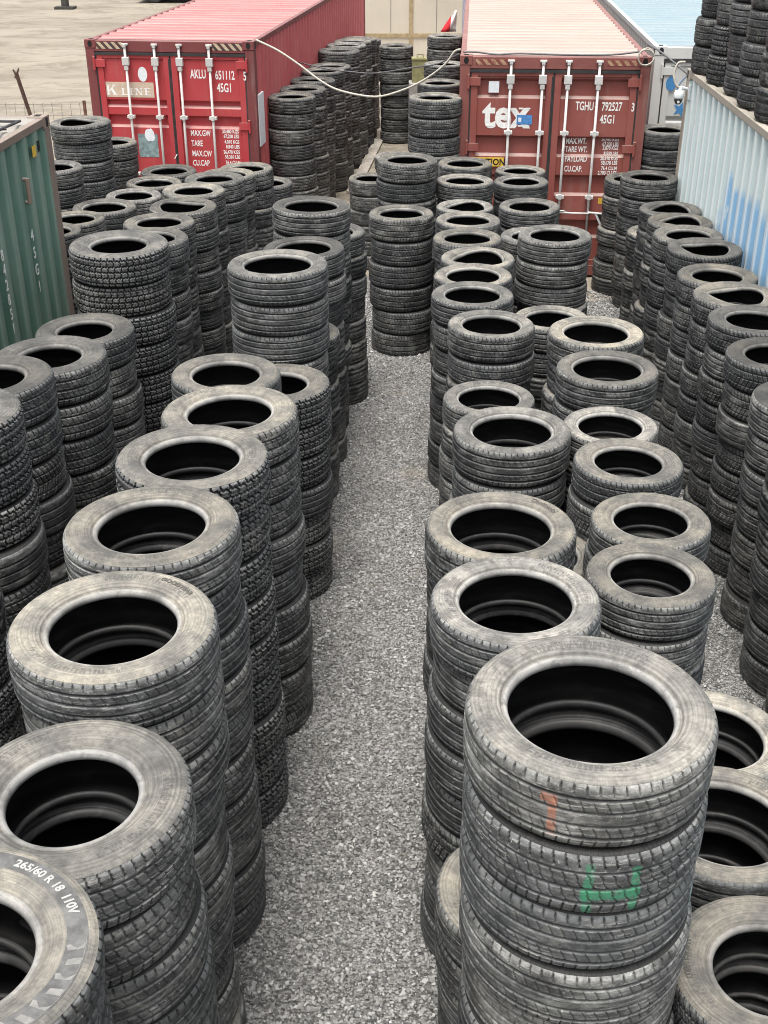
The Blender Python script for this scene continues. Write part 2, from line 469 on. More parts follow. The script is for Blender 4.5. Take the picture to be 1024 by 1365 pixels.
M_TREAD = tread_mat("tyre_tread_rubber")
M_SIDE = side_mat("tyre_sidewall_rubber")
M_LINER = liner_mat()

# ------------------------------------------------------------------ tyre meshes
TR, TW = 0.35, 0.235            # unit tyre radius and width
def sstep(x, a, b):
    t = np.clip((x - a) / (b - a), 0, 1)
    return t * t * (3 - 2 * t)
def groove(x, c, hw, soft):
    return 1 - sstep(np.abs(x - c), hw, hw + soft)
def pattern(kind, th, zt):
    f = th / (2 * PI)
    def slot(k, width, soft=.035):
        ph = (k % 1.0) - 0.5
        return 1 - sstep(np.abs(ph), width / 2, width / 2 + soft)
    a = np.abs(zt)
    dep = np.zeros(np.broadcast(th, zt).shape)
    if kind == 'rib':
        for c in (-.60, -.22, .18, .56):
            dep = np.maximum(dep, groove(zt, c, .030, .020))
        dep = np.maximum(dep, .8 * slot(f * 64 + .35 * a, .10) * sstep(a, .66, .69))
        dep = np.maximum(dep, .5 * slot(f * 64 + zt * 1.5, .06) * (1 - sstep(np.abs(zt + .40), .13, .15)))
        dep = np.maximum(dep, .5 * slot(f * 64 + zt * 1.5, .06) * (1 - sstep(np.abs(zt - .37), .13, .15)))
    elif kind == 'touring':
        for c in (-.52, -.04, .46):
            dep = np.maximum(dep, groove(zt, c, .030, .020))
        dep = np.maximum(dep, .85 * slot(f * 64 + .6 * a, .12) * sstep(a, .56, .60))
        dep = np.maximum(dep, .6 * slot(f * 64 + 1.9 * zt + .12 * np.sin(zt * 14), .09) * (1 - sstep(a, .48, .50)))
    elif kind == 'block':
        rows = np.floor((zt + 1.08) / .36)
        zig = .13 * np.abs(((f * 96) % 1.0) - .5)
        for c in (-.72, -.36, 0, .36, .72):
            dep = np.maximum(dep, groove(zt + zig - .03, c, .034, .025))
        dep = np.maximum(dep, slot(f * 48 + .5 * (rows % 2) + .22 * np.sin(zt * 9), .15))
        dep = np.maximum(dep, .4 * slot(f * 96 + .25 + .5 * zt, .08) * (1 - sstep(a, .8, .85)))
    elif kind == 'sipe':
        for c in (-.5, 0, .5):
            dep = np.maximum(dep, groove(zt, c, .030, .020))
        dep = np.maximum(dep, .9 * slot(f * 64 + 1.4 * a, .15))
        dep = np.maximum(dep, .5 * slot(f * 128 + 1.4 * a, .14, .06))
    else:
        for c in (-.45, 0, .45):
            dep = np.maximum(dep, .6 * groove(zt, c, .030, .020))
        dep = np.maximum(dep, .4 * slot(f * 64, .07) * sstep(a, .7, .74))
    return np.clip(dep, 0, 1)

def grid_faces(nr, nt, base, flip=False):
    i, j = np.meshgrid(np.arange(nr - 1), np.arange(nt), indexing='ij')
    j2 = (j + 1) % nt
    q = np.stack([i * nt + j, i * nt + j2, (i + 1) * nt + j2, (i + 1) * nt + j], -1).reshape(-1, 4) + base
    return q[:, ::-1] if flip else q

def side_profile(rim):
    t = np.array([-.03, .0, .05, .12, .16, .18, .20, .30, .42, .56, .66, .70, .715, .74, .80, .825, .85, .875, .90, .95, 1.0])
    z = np.array([.452, .466, .480, .490, .493, .486, .495, .5, .5, .491, .476, .470, .458, .455, .447, .425, .405, .402, .416, .412, .392])
    r = .950 + (rim - .950) * t
    z = np.concatenate([z, [.350, .305, .278, .290]])
    r = np.concatenate([r, [rim - .012, rim - .012, rim + .004, rim + .028]])
    return r, z
def side_z(rim, r):
    rr, zz = side_profile(rim)
    return np.interp(-r, -rr[:21], zz[:21])

def part_arrays(part, kind, rim, NT_, NZ, warp=0.0):
    """verts (n,3) and quads of one part of the unit tyre"""
    if part == 'tread':
        zt = np.linspace(-1, 1, NZ)[:, None]
        th = (np.arange(NT_) / NT_ * 2 * PI)[None, :]
        dep = pattern(kind, th, zt)
        a = np.abs(zt)
        r = 1 - .010 * zt ** 2 - .046 * np.clip((a - .66) / .34, 0, 1) ** 2.2
        dm = {'block': .036, 'sipe': .024, 'touring': .024, 'rib': .024}.get(kind, .016)
        fade = 1 - (.45 if kind in ('block', 'sipe') else .80) * sstep(a, .80, .98)
        rr = (r - dep * dm * fade) * TR
        zz = np.broadcast_to(np.sign(zt) * (a - .045 * np.clip((a - .8) / .2, 0, 1) ** 2) * .482 * TW, rr.shape)
        v = np.stack([rr * np.cos(th), rr * np.sin(th), zz], -1).reshape(-1, 3)
        return v, grid_faces(NZ, NT_, 0), dep.reshape(-1)
    th = (np.arange(NT_) / NT_ * 2 * PI)[None, :]
    if part in ('top', 'bottom'):
        r, z = side_profile(rim)
        sgn = 1 if part == 'top' else -1
        rr = np.broadcast_to(r[:, None], (len(r), NT_)).copy()
        zz = np.broadcast_to(z[:, None], rr.shape).copy()
        t = np.clip((.945 - rr) / (.945 - rim), 0, 1.1)
        ph = 0.7 if part == 'top' else 2.1
        if part == 'top':
            nlug = {'block': 48, 'sipe': 64, 'touring': 56}.get(kind, 64)
            lug = ((th / (2 * PI) * nlug) % 1.0 < .5) * 1.0
            zz = zz - (.016 if kind == 'block' else .006) * lug * ((t > .0) & (t < .06))
        zz = zz + warp * t ** 2 * np.cos(2 * th + ph)
        rr = rr * (1 + .25 * warp * t * np.cos(2 * th + ph + .6)) 
    else:
        a = rim + .028
        r = np.array([a, rim + .08, .80, .87, .91, .935, .945, .945, .935, .91, .87, .80, rim + .08, a])
        z = np.array([.290, .335, .420, .425, .40, .34, .2, -.2, -.34, -.40, -.425, -.420, -.335, -.290])
        sgn = 1
        rr = np.broadcast_to(r[:, None], (len(r), NT_)).copy()
        zz = np.broadcast_to(z[:, None], rr.shape).copy()
        t = np.clip((.945 - rr) / (.945 - rim), 0, 1.1) * (zz > 0)
        zz = zz + warp * t ** 2 * np.cos(2 * th + .7)
        tb = np.clip((.945 - rr) / (.945 - rim), 0, 1.1) * (zz < 0)
        zz = zz - warp * tb ** 2 * np.cos(2 * th + 2.1)
        rr = rr * (1 + .25 * warp * (t + tb) * np.cos(2 * th + 1.3))
    v = np.stack([rr * TR * np.cos(th), rr * TR * np.sin(th), sgn * zz * TW], -1).reshape(-1, 3)
    return v, grid_faces(len(r), NT_, 0, flip=(part == 'bottom')), (sstep(t, .875, .92) * (1 if part == 'top' else 0)).reshape(-1)

def np_mesh(name, v, q, mats, mi=None, smooth=True, lpos=None, trand=None, groove_=None):
    me = bpy.data.meshes.new(name)
    nq, k = q.shape
    me.vertices.add(len(v)); me.loops.add(nq * k); me.polygons.add(nq)
    me.vertices.foreach_set("co", np.ascontiguousarray(v, dtype=np.float32).ravel())
    me.loops.foreach_set("vertex_index", np.ascontiguousarray(q, dtype=np.int32).ravel())
    me.polygons.foreach_set("loop_start", np.arange(0, nq * k, k, dtype=np.int32))
    for m in mats:
        me.materials.append(m)
    if mi is not None:
        me.polygons.foreach_set("material_index", np.ascontiguousarray(mi, dtype=np.int32))
    me.polygons.foreach_set("use_smooth", np.full(nq, smooth))
    if lpos is not None:
        at = me.attributes.new("lpos", 'FLOAT_VECTOR', 'POINT')
        at.data.foreach_set("vector", np.ascontiguousarray(lpos, dtype=np.float32).ravel())
    if trand is not None:
        at = me.attributes.new("trand", 'FLOAT', 'POINT')
        at.data.foreach_set("value", np.ascontiguousarray(trand, dtype=np.float32))
    if groove_ is not None:
        at = me.attributes.new("groove", 'FLOAT', 'POINT')
        at.data.foreach_set("value", np.ascontiguousarray(groove_, dtype=np.float32))
    me.update(calc_edges=True)
    me.validate()
    return me

RIM = {'low': .668, 'mid': .618, 'high': .555}
PARTS = (('tread', 'tread', 0), ('sidewall', 'top', 1), ('sidewall', 'bottom', 1), ('inner_liner', 'liner', 2))
MATS = [M_TREAD, M_SIDE, M_LINER]
_cache = {}
def warp_of(key):
    return .10 if key.endswith('_w') else 0.0
def part_mesh(key, part):
    """high detail mesh of one part; key = pattern_rim"""
    kind, rim = key.split('_')[:2]
    ck = (kind, part) if part == 'tread' else (rim, kind if part == 'top' else '', part, warp_of(key))
    if ck not in _cache:
        if part == 'tread':
            v, q, g = part_arrays(part, kind, RIM[rim], 768, 66)
        else:
            v, q, g = part_arrays(part, kind, RIM[rim], 256 if part != 'liner' else 128, 0, warp_of(key))
        idx = {'tread': 0, 'top': 1, 'bottom': 1, 'liner': 2}[part]
        _cache[ck] = np_mesh("tyre_" + part, v, q, [MATS[idx]], lpos=v, groove_=g)
    return _cache[ck]
def whole_arrays(key, nt_, nz):
    kind, rim = key.split('_')[:2]
    V, Q, MI, G, b = [], [], [], [], 0
    for _, p, m in PARTS:
        v, q, g = part_arrays(p, kind, RIM[rim], nt_ if p == 'tread' else nt_ // 2, nz, warp_of(key))
        V.append(v); G.append(g); Q.append(q + b); MI.append(np.full(len(q), m)); b += len(v)
    return np.concatenate(V), np.concatenate(Q), np.concatenate(MI), np.concatenate(G)
def whole_mesh(key):
    ck = ('whole', key)
    if ck not in _cache:
        v, q, mi, g = whole_arrays(key, 256, 30)
        _cache[ck] = np_mesh("tyre_whole", v, q, MATS, mi, lpos=v, groove_=g)
    return _cache[ck]

# ------------------------------------------------------------------ generic builders
def tag(o, label=None, cat=None, group=None, kind=None):
    if label: o["label"] = label
    if cat: o["category"] = cat
    if group: o["group"] = group
    if kind: o["kind"] = kind
    return o
def empty(name, loc=(0, 0, 0), rz=0.0):
    o = bpy.data.objects.new(name, None)
    o.empty_display_size = .2
    C.objects.link(o); o.location = loc; o.rotation_euler = (0, 0, rz)
    return o
class MB:
    def __init__(s):
        s.v, s.f = [], []
    def box(s, x0, x1, y0, y1, z0, z1):
        b = len(s.v)
        s.v += [(x, y, z) for z in (z0, z1) for y in (y0, y1) for x in (x0, x1)]
        s.f += [tuple(b + i for i in q) for q in ((0, 2, 3, 1), (4, 5, 7, 6), (0, 1, 5, 4), (2, 6, 7, 3), (0, 4, 6, 2), (1, 3, 7, 5))]
        return s
    def prism(s, pts, y0, y1):
        """polygon (x,z) extruded along y"""
        b, n = len(s.v), len(pts)
        s.v += [(x, y0, z) for x, z in pts] + [(x, y1, z) for x, z in pts]
        s.f.append(tuple(b + i for i in range(n)))
        s.f.append(tuple(b + n + i for i in reversed(range(n))))
        s.f += [(b + i, b + n + i, b + n + (i + 1) % n, b + (i + 1) % n) for i in range(n)]
        return s
    def tube(s, pts, r, n=10, caps=True):
        pts = [Vector(p) for p in pts]
        rs = r if isinstance(r, (list, tuple)) else [r] * len(pts)
        b = len(s.v)
        up = None
        for i, p in enumerate(pts):
            d = (pts[min(i + 1, len(pts) - 1)] - pts[max(i - 1, 0)]).normalized()
            if up is None:
                up = d.orthogonal().normalized()
            up = (up - d * up.dot(d)).normalized()
            sd_ = d.cross(up)
            for k in range(n):
                a = 2 * PI * k / n
                s.v.append(tuple(p + (up * math.cos(a) + sd_ * math.sin(a)) * rs[i]))
        for i in range(len(pts) - 1):
            for k in range(n):
                k2 = (k + 1) % n
                s.f.append((b + i * n + k, b + i * n + k2, b + (i + 1) * n + k2, b + (i + 1) * n + k))
        if caps:
            s.f.append(tuple(b + k for k in reversed(range(n))))
            s.f.append(tuple(b + (len(pts) - 1) * n + k for k in range(n)))
        return s
    def lathe(s, prof, n=24, c=(0, 0, 0)):
        b = len(s.v)
        for r, z in prof:
            for k in range(n):
                a = 2 * PI * k / n
                s.v.append((c[0] + r * math.cos(a), c[1] + r * math.sin(a), c[2] + z))
        for i in range(len(prof) - 1):
            for k in range(n):
                k2 = (k + 1) % n
                s.f.append((b + i * n + k, b + i * n + k2, b + (i + 1) * n + k2, b + (i + 1) * n + k))
        s.f.append(tuple(b + k for k in reversed(range(n))))
        s.f.append(tuple(b + (len(prof) - 1) * n + k for k in range(n)))
        return s
    def strip(s, prof, a0, a1, axis):
        """open sheet: profile list of (u, depth); axis 'side' = u along y, depth along x, a = z ; 'roof' = u along y, depth z, a = x ; 'door' = u along z, depth y, a = x"""
        b = len(s.v)
        for u, d in prof:
            for a in (a0, a1):
                s.v.append({'side': (d, u, a), 'roof': (a, u, d), 'door': (a, d, u)}[axis])
        for i in range(len(prof) - 1):
            s.f.append((b + 2 * i, b + 2 * i + 1, b + 2 * i + 3, b + 2 * i + 2))
        return s
    def obj(s, name, mat, parent=None, smooth=False, bevel=0.0):
        me = bpy.data.meshes.new(name)
        me.from_pydata(s.v, [], s.f)
        me.materials.append(mat)
        if smooth:
            me.polygons.foreach_set("use_smooth", [True] * len(me.polygons))
        me.update()
        o = bpy.data.objects.new(name, me)
        C.objects.link(o)
        if parent: o.parent = parent
        if bevel:
            md = o.modifiers.new("bevel", 'BEVEL'); md.width = bevel; md.segments = 2; md.limit_method = 'ANGLE'
        return o

def text_verts(txt, size, ext=.0006, offset=0.0, sx=1.0, align='LEFT', spacing=1.0):
    cu = bpy.data.curves.new("txt", 'FONT')
    cu.body = txt; cu.size = size; cu.extrude = ext; cu.offset = offset
    cu.align_x = align; cu.resolution_u = 3; cu.space_character = spacing
    o = bpy.data.objects.new("txt", cu)
    C.objects.link(o)
    dg = bpy.context.evaluated_depsgraph_get(); dg.update()
    me = bpy.data.meshes.new_from_object(o.evaluated_get(dg))
    bpy.data.objects.remove(o); bpy.data.curves.remove(cu)
    for v in me.vertices:
        v.co.x *= sx
    return me
def text_front(txt, size, x, z, y, mat, parent, name="lettering", sx=.72, align='LEFT', off=0.0, ext=.0008, spacing=1.0):
    """lettering on a face that looks towards -y"""
    me = text_verts(txt, size, ext, off, sx, align, spacing)
    me.materials.append(mat)
    for v in me.vertices:
        a, b_, c = v.co
        v.co = (a, -c, b_)
    o = bpy.data.objects.new(name, me)
    C.objects.link(o); o.parent = parent; o.location = (x, y, z)
    return o
def plain(name, col, rough=.6, spec=.4, metal=0.0, var=.25, scale=9.0):
    N = NT(name)
    n = N.noise(N.obj(), scale, 5.0, .65)
    c = N.mix(N.ramp(n, .3, .75), tuple(x * (1 - var) for x in col), tuple(min(1, x * (1 + var)) for x in col))
    return N.out(c, rough, spec, metal)

# ------------------------------------------------------------------ ground
def ground_mats():
    N = NT("yard_dust")
    p = N.obj()
    n1 = N.noise(p, .35, 5, .6); n2 = N.noise(N.vmath('MULTIPLY', p, (.5, .9, 1)), 1.1, 8, .75, .6); n3 = N.noise(p, 22, 4, .7)
    c = N.mix(N.ramp(n1, .3, .7), (.215, .188, .148), (.28, .25, .20))
    c = N.mix(N.ramp(n2, .47, .60, 0, .75), c, (.165, .143, .11))
    c = N.mix(N.ramp(N.noise(N.vmath('MULTIPLY', p, (.35, 1.3, 1)), 1.0, 6, .7, .8), .58, .66, 0, .5), c, (.29, .272, .238))
    c = N.mix(N.math('MULTIPLY', N.ramp(n3, .55, .75), .35), c, (.20, .19, .175))
    N.bump(N.math('ADD', n2, N.math('MULTIPLY', n3, .4)), .6, .04)
    dust = N.out(c, .95, .2)
    N = NT("crushed_gravel")
    p = N.obj()
    cols, hts = [], []
    pw = N.vmath('ADD', p, N.vmath('MULTIPLY', N.noise(p, 60, 2, .5, 0, True), (.012, .012, 0)))
    vor = N.n("ShaderNodeTexVoronoi", feature='F1'); N.put(vor.inputs["Vector"], pw); vor.inputs["Scale"].default_value = 75
    cell = N.sep(vor.outputs["Color"])
    g = N.ramp(cell[0], .0, 1.0, .10, .36)
    n1 = N.noise(p, 1.1, 4, .6)
    g = N.math('MULTIPLY', g, N.ramp(n1, .3, .7, .85, 1.12))
    x = N.n("ShaderNodeCombineColor"); N.put(x.inputs[0], g); N.put(x.inputs[1], N.math('MULTIPLY', g, .985)); N.put(x.inputs[2], N.math('MULTIPLY', g, .94))
    yel = N.math('MULTIPLY', N.ramp(N.noise(p, .8, 4, .6), .56, .72), .25)
    c = N.mix(yel, x.outputs[0], (.33, .29, .21))
    N.bump(N.math('ADD', N.math('MULTIPLY', vor.outputs["Distance"], -1.0), N.math('MULTIPLY', cell[1], .5)), 1.0, .02)
    return dust, N.out(c, .9, .3)
M_DUST, M_GRAVEL = ground_mats()
g_ = MB(); g_.v = [(-120, -20, 0), (120, -20, 0), (120, 260, 0), (-120, 260, 0)]; g_.f = [(0, 1, 2, 3)]
tag(g_.obj("ground", M_DUST), kind="structure")
g_ = MB(); n_ = 24
g_.v = [(-6.2, -3, .004), (6.2, -3, .004), (6.2, 15.2, .004)] + [(6.2 - 12.4 * i / n_, 15.3 + .5 * math.sin(i * 1.7) + .3 * math.sin(i * .6), .004) for i in range(1, n_)] + [(-6.2, 15.2, .004)]
g_.f = [tuple(range(len(g_.v)))]
tag(g_.obj("gravel_yard", M_GRAVEL), kind="structure")

# loose crushed stones lying on the gravel (too many to count)
def stones():
    rng = np.random.default_rng(5)
    n = 150000
    x = rng.uniform(-1.35, 3.35, n)
    y = 3.0 + 12.2 * rng.uniform(0, 1, n) ** 1.15
    keep = np.ones(n, bool)
    for s in STACKS:
        if s[0][0] in 'I': continue
        keep &= (x - s[1]) ** 2 + (y - s[2]) ** 2 > (s[4] * .40) ** 2
    x, y = x[keep], y[keep]; n = len(x)
    size = rng.gamma(5, .0017, n).clip(.003, .019)
    cube = np.array([(a, b, c) for c in (-1, 1) for b in (-1, 1) for a in (-1, 1)], float)
    v = cube[None] * (1 + rng.uniform(-.45, .25, (n, 8, 3))) * rng.uniform(.55, 1.25, (n, 1, 3))
    q = rng.normal(size=(n, 4)); q /= np.linalg.norm(q, axis=1, keepdims=True)
    a, b, c, d = q.T
    Rm = np.stack([1 - 2 * (c * c + d * d), 2 * (b * c - a * d), 2 * (b * d + a * c), 2 * (b * c + a * d), 1 - 2 * (b * b + d * d), 2 * (c * d - a * b), 2 * (b * d - a * c), 2 * (c * d + a * b), 1 - 2 * (b * b + c * c)], -1).reshape(n, 3, 3)
    v = np.einsum('nij,nkj->nki', Rm, v) * (size * .62)[:, None, None]
    v[..., 2] *= .8
    v += np.stack([x, y, .006 + size * .25], -1)[:, None, :]
    f = np.array([(0, 2, 3, 1), (4, 5, 7, 6), (0, 1, 5, 4), (2, 6, 7, 3), (0, 4, 6, 2), (1, 3, 7, 5)])
    qd = (f[None] + (np.arange(n) * 8)[:, None, None]).reshape(-1, 4)
    tr = np.repeat(rng.uniform(0, 1, n), 8)
    N = NT("gravel_stone")
    r = N.n("ShaderNodeAttribute", attribute_name="trand").outputs["Fac"]
    c1 = N.mix(N.ramp(r, 0, .75), (.115, .116, .115), (.36, .358, .349))
    c1 = N.mix(N.ramp(r, .78, 1.0), c1, (.46, .456, .44))
    c1 = N.mix(N.math('MULTIPLY', N.ramp(N.noise(N.obj(), .8, 4, .6), .56, .72), .3), c1, (.36, .31, .22))
    me = np_mesh("gravel_stones", v.reshape(-1, 3), qd, [N.out(c1, .85, .3)], smooth=False, trand=tr)
    o = bpy.data.objects.new("gravel_stones", me); C.objects.link(o)
    tag(o, kind="stuff", label="loose grey crushed stones covering the aisle")
stones()

# ------------------------------------------------------------------ container paint
def paint(name, col, faded, dust_up=.5, rust=.3, streak=.4, rough=.55, blotch=None):
    """sun-faded container paint with rust, grime runs and roof dust"""
    N = NT(name)
    p = N.obj()
    n1 = N.noise(p, 1.3, 5, .6); n2 = N.noise(N.vmath('MULTIPLY', p, (7, 7, .7)), 1.0, 5, .65); n3 = N.noise(p, 16, 5, .7)
    c = N.mix(N.ramp(n1, .3, .75, .1, .75), col, faded)
    if blotch:
        c = blotch(N, p, c)
    c = N.mix(N.math('MULTIPLY', N.ramp(n2, .55, .75), streak), c, (.30, .27, .24))
    ru = N.math('MULTIPLY', N.ramp(n3, .62, .72), N.ramp(N.noise(p, 2.1, 3, .5), .48, .62))
    c = N.mix(N.math('MULTIPLY', ru, rust), c, (.13, .055, .03))
    up = N.ramp(N.sep(N.n("ShaderNodeNewGeometry").outputs["Normal"])[2], .5, .95)
    z = N.sep(p)[2]
    n4 = N.noise(N.vmath('MULTIPLY', p, (.5, 5, 1)), 1.2, 4, .6)
    low = N.ramp(z, 2.855, 2.882, 1.25, .45)
    du = N.math('MULTIPLY', N.math('MULTIPLY', up, low), N.math('MULTIPLY', N.ramp(n4, .25, .7, .45, 1.0), dust_up), clamp=True)
    c = N.mix(du, c, (.36, .335, .30))
    N.bump(n3, .12, .004)
    return N.out(c, N.ramp(n3, .3, .7, rough - .1, rough + .15), .4)
M_WHITE = plain("white_stencil_paint", (.80, .79, .76), .6, var=.08, scale=30)
M_ROD = paint("dirty_white_rod_paint", (.48, .465, .44), (.58, .57, .545), .1, .9, .7)
M_GALV = plain("galvanised_steel", (.62, .61, .59), .5, .5, .2, var=.15)
M_DARK = plain("black_door_gasket", (.035, .035, .035), .7, var=.3)
M_BLACK = plain("flat_black", (.012, .012, .012), .9, var=.1)
M_RUST = plain("rusty_steel", (.17, .095, .065), .8, var=.45, scale=14)
def hazard_mat(a, b, k):
    N = NT("hazard_stripe_tape")
    x = N.sep(N.obj())
    s = N.math('FRACT', N.math('MULTIPLY', N.math('ADD', x[0], N.math('MULTIPLY', x[2], .9)), 9.5))
    wear = N.ramp(N.noise(N.obj(), 20, 4, .7), .45, .65)
    c = N.mix(N.ramp(s, .46, .54), a, b)
    c = N.mix(N.math('MULTIPLY', wear, k), c, (.22, .06, .05))
    return N.out(c, .7, .3)
M_HAZ = hazard_mat((.05, .04, .04), (.52, .42, .29), .45)
M_HAZ_WORN = hazard_mat((.19, .06, .05), (.42, .28, .17), .85)

def corr(L0, L1, pitch, d0, d1, flat=.5, ridge=None):
    """trapezoid profile between u=L0 and L1 alternating d0 / d1"""
    out = []
    n = max(1, int(round((L1 - L0) / pitch))); p = (L1 - L0) / n
    s = p * (1 - flat) / 2
    a = p * flat / 2
    for i in range(n):
        u = L0 + i * p
        if ridge:
            ra, sl = p * ridge, p * .16
            out += [(u, d0), (u + ra, d0), (u + ra + sl, d1), (u + p - sl, d1)]
        else:
            out += [(u, d0), (u + a, d0), (u + a + s, d1), (u + 2 * a + s, d1)]
    out.append((L1, d0))
    return out

def container(name, label, loc, yaw, L, mat, mroof, mframe, doors=True, W=2.438, H=2.896, roof_pitch=.36, grooves=(), side_pitch=.278, deep=.036, ridge=None, mside=None):
    root = empty(name, loc, -R(yaw))
    tag(root, label, "shipping container", "shipping containers around the yard")
    h = W / 2
    fr = MB()
    for sx in (-1, 1):
        for y0 in (0.0, L - .15):
            xa, xb = sorted((sx * h, sx * (h - .13)))
            fr.box(xa, xb, y0 + .002, y0 + .148, .118, H - .119)
        xa, xb = sorted((sx * (h - .004), sx * (h - .075)))
        fr.box(xa, xb, .15, L - .15, H - .085, H - .012)       # top side rail
        fr.box(xa, xb, .15, L - .15, .03, .19)                   # bottom side rail
    fr.box(-h + .13, h - .13, .004, .12, .03, .17)               # sill
    fr.box(-h + .13, h - .13, L - .12, L - .004, .03, .17)
    fr.box(-h + .13, h - .13, .004, .14, H - .16, H - .015)      # headers
    fr.box(-h + .13, h - .13, L - .14, L - .004, H - .16, H - .015)
    fr.obj("frame", mframe, root, bevel=.006)
    for sx in (-1, 1):
        for y0 in (0, 1):
            for z0 in (0, 1):
                c = MB()
                ya, yb = (-.004, .172) if y0 == 0 else (L - .172, L + .004)
                za, zb = (0.0, .118) if z0 == 0 else (H - .118, H)
                xa, xb = sorted((sx * (h + .004), sx * (h - .158)))
                c.box(xa, xb, ya, yb, za, zb)
                o = c.obj("corner_casting", mframe, root, bevel=.008)
                hb = MB()
                xm = sx * (h - .078); zm = (za + zb) / 2
                yf = ya - .0015 if y0 == 0 else yb + .0015
                pts = [(xm + .032 * math.cos(t), zm + .045 * math.sin(t)) for t in [k * PI / 8 for k in range(16)]]
                hb.prism(pts, min(yf, yf + .01 * (1 if y0 == 0 else -1)), max(yf, yf + .01 * (1 if y0 == 0 else -1)))
                ym = (ya + yb) / 2
                xs = sx * (h + .0055)
                hb.box(min(xs, xs - sx * .01), max(xs, xs - sx * .01), ym - .03, ym + .03, zm - .042, zm + .042)
                if z0:
                    hb.box(xm - .03, xm + .03, ym - .05, ym + .05, H - .01, H + .0015)
                hb.obj("casting_hole_shade", M_BLACK, o)  # proud black plates painted as the shade inside the openings
    for sx in (-1, 1):
        s = MB()
        s.strip(corr(.15, L - .15, side_pitch, sx * (h - .008), sx * (h - .008 - deep), .5, ridge), .19, H - .08, 'side')
        s.obj("side_panel", mside or mat, root)
    r = MB()
    r.strip([(.14, H - .012)] + corr(.22, L - .22, roof_pitch, H - .012, H - .040, .45) + [(L - .14, H - .012)], -h + .07, h - .07, 'roof')
    r.obj("roof", mroof, root)
    e = MB()
    e.strip([(z, y) for z, y in [(.17, L - .03), (H - .15, L - .03)]], -h + .13, h - .13, 'door')
    e.obj("end_wall", mat, root)
    ds = []
    if doors:
        for sx in (-1, 1):
            x0, x1 = (-h + .15, -.012) if sx < 0 else (.012, h - .15)
            dr = MB()
            fl, gr = .030, .075
            prof = [(.19, fl)]
            for (zb, zt) in sorted(grooves):
                prof += [(zb, fl), (zb + .035, gr), (zt - .035, gr), (zt, fl)]
            prof.append((H - .19, fl))
            dr.strip(prof, x0 + .075, x1 - .075, 'door')
            d = dr.obj("door", mat, root)
            ed = MB()
            for xa, xb in ((x0, x0 + .085), (x1 - .085, x1)):
                ed.box(xa, xb, .010, .09, .185, H - .185)
            for za, zb in ((.17, .25), (H - .25, H - .165)):
                ed.box(x0 + .085, x1 - .085, .014, .09, za, zb)
            ed.obj("door_frame", mat, d, bevel=.004)
            ds.append(d)
        ga = MB()
        ga.box(-.0115, .0115, .016, .05, .19, H - .19)
        ga.box(-.030, -.0116, .0085, .0095, .25, H - .25)
        for sx in (-1, 1):
            xa, xb = sorted((sx * (h - .15), sx * (h - .128)))
            ga.box(xa, xb, .012, .05, .19, H - .19)
        ga.box(-h + .13, h - .13, .0125, .05, H - .166, H - .1605)
        ga.box(-h + .13, h - .13, -.001, .004, H - .205, H - .168)
        ga.obj("door_gasket", M_DARK, root)
        # hinges
        for d, sx in zip(ds, (-1, 1)):
            for z in (.45, 1.05, 1.75, 2.58):
                hb = MB()
                hb.tube([(sx * (h - .115), -.012, z - .09), (sx * (h - .115), -.012, z + .09)], .016)
                xa, xb = sorted((sx * (h - .115), sx * (h - .27)))
                hb.box(xa, xb, -.006, .009, z - .05, z + .05)
                hb.obj("hinge", mat, d)
    return root, ds

def lock_rods(door, xs, mat, H=2.896, guides=(.42, 1.05, 1.72), handle_z=.95):
    for x in xs:
        b = MB()
        b.tube([(x, -.035, .07), (x, -.035, H - .05)], .0175, 10)
        rod = b.obj("lock_rod", mat, door, smooth=True)
        k = MB()
        k.box(x - .022, x + .022, -.06, -.012, H - .10, H - .05)            # cam
        k.box(x - .045, x + .045, -.028, .003, H - .075, H - .045)
        k.box(x - .05, x + .05, -.062, -.006, H - .335, H - .225)           # upper guide
        k.box(x - .03, x + .03, -.058, -.006, H - .40, H - .34)
        k.box(x - .022, x + .022, -.06, -.012, .05, .11)
        k.obj("cam_keeper", mat, rod, bevel=.006)
        for z in guides:
            g = MB()
            g.box(x - .055, x + .055, -.057, .009, z - .022, z + .022)
            g.box(x - .024, x + .024, -.064, -.012, z - .035, z + .035)
            g.obj("rod_guide", mat, rod, bevel=.005)
        hd = MB()
        hd.tube([(x, -.06, handle_z), (x + .18, -.07, handle_z - .01), (x + .40, -.07, handle_z - .01)], [.016, .013, .012], 8)
        hd.obj("handle", mat, rod)

def sticker(name, parent, x0, x1, z0, z1, mat, y=.0285, shape='rect', th=.0015):
    b = MB()
    if shape == 'ellipse':
        pts = [((x0 + x1) / 2 + (x1 - x0) / 2 * math.cos(k * PI / 16), (z0 + z1) / 2 + (z1 - z0) / 2 * math.sin(k * PI / 16)) for k in range(32)]
    elif shape == 'blob':
        rg = random.Random(3)
        pts = [((x0 + x1) / 2 + (x1 - x0) / 2 * math.cos(k * PI / 8) * rg.uniform(.75, 1.05), (z0 + z1) / 2 + (z1 - z0) / 2 * math.sin(k * PI / 8) * rg.uniform(.75, 1.05)) for k in range(16)]
    elif shape == 'tri':
        pts = [(x0, z1), (x1, z1), ((x0 + x1) / 2, z0)]
    else:
        pts = [(x0, z0), (x1, z0), (x1, z1), (x0, z1)]
    b.prism(pts, y - th, y)
    return b.obj(name, mat, parent)

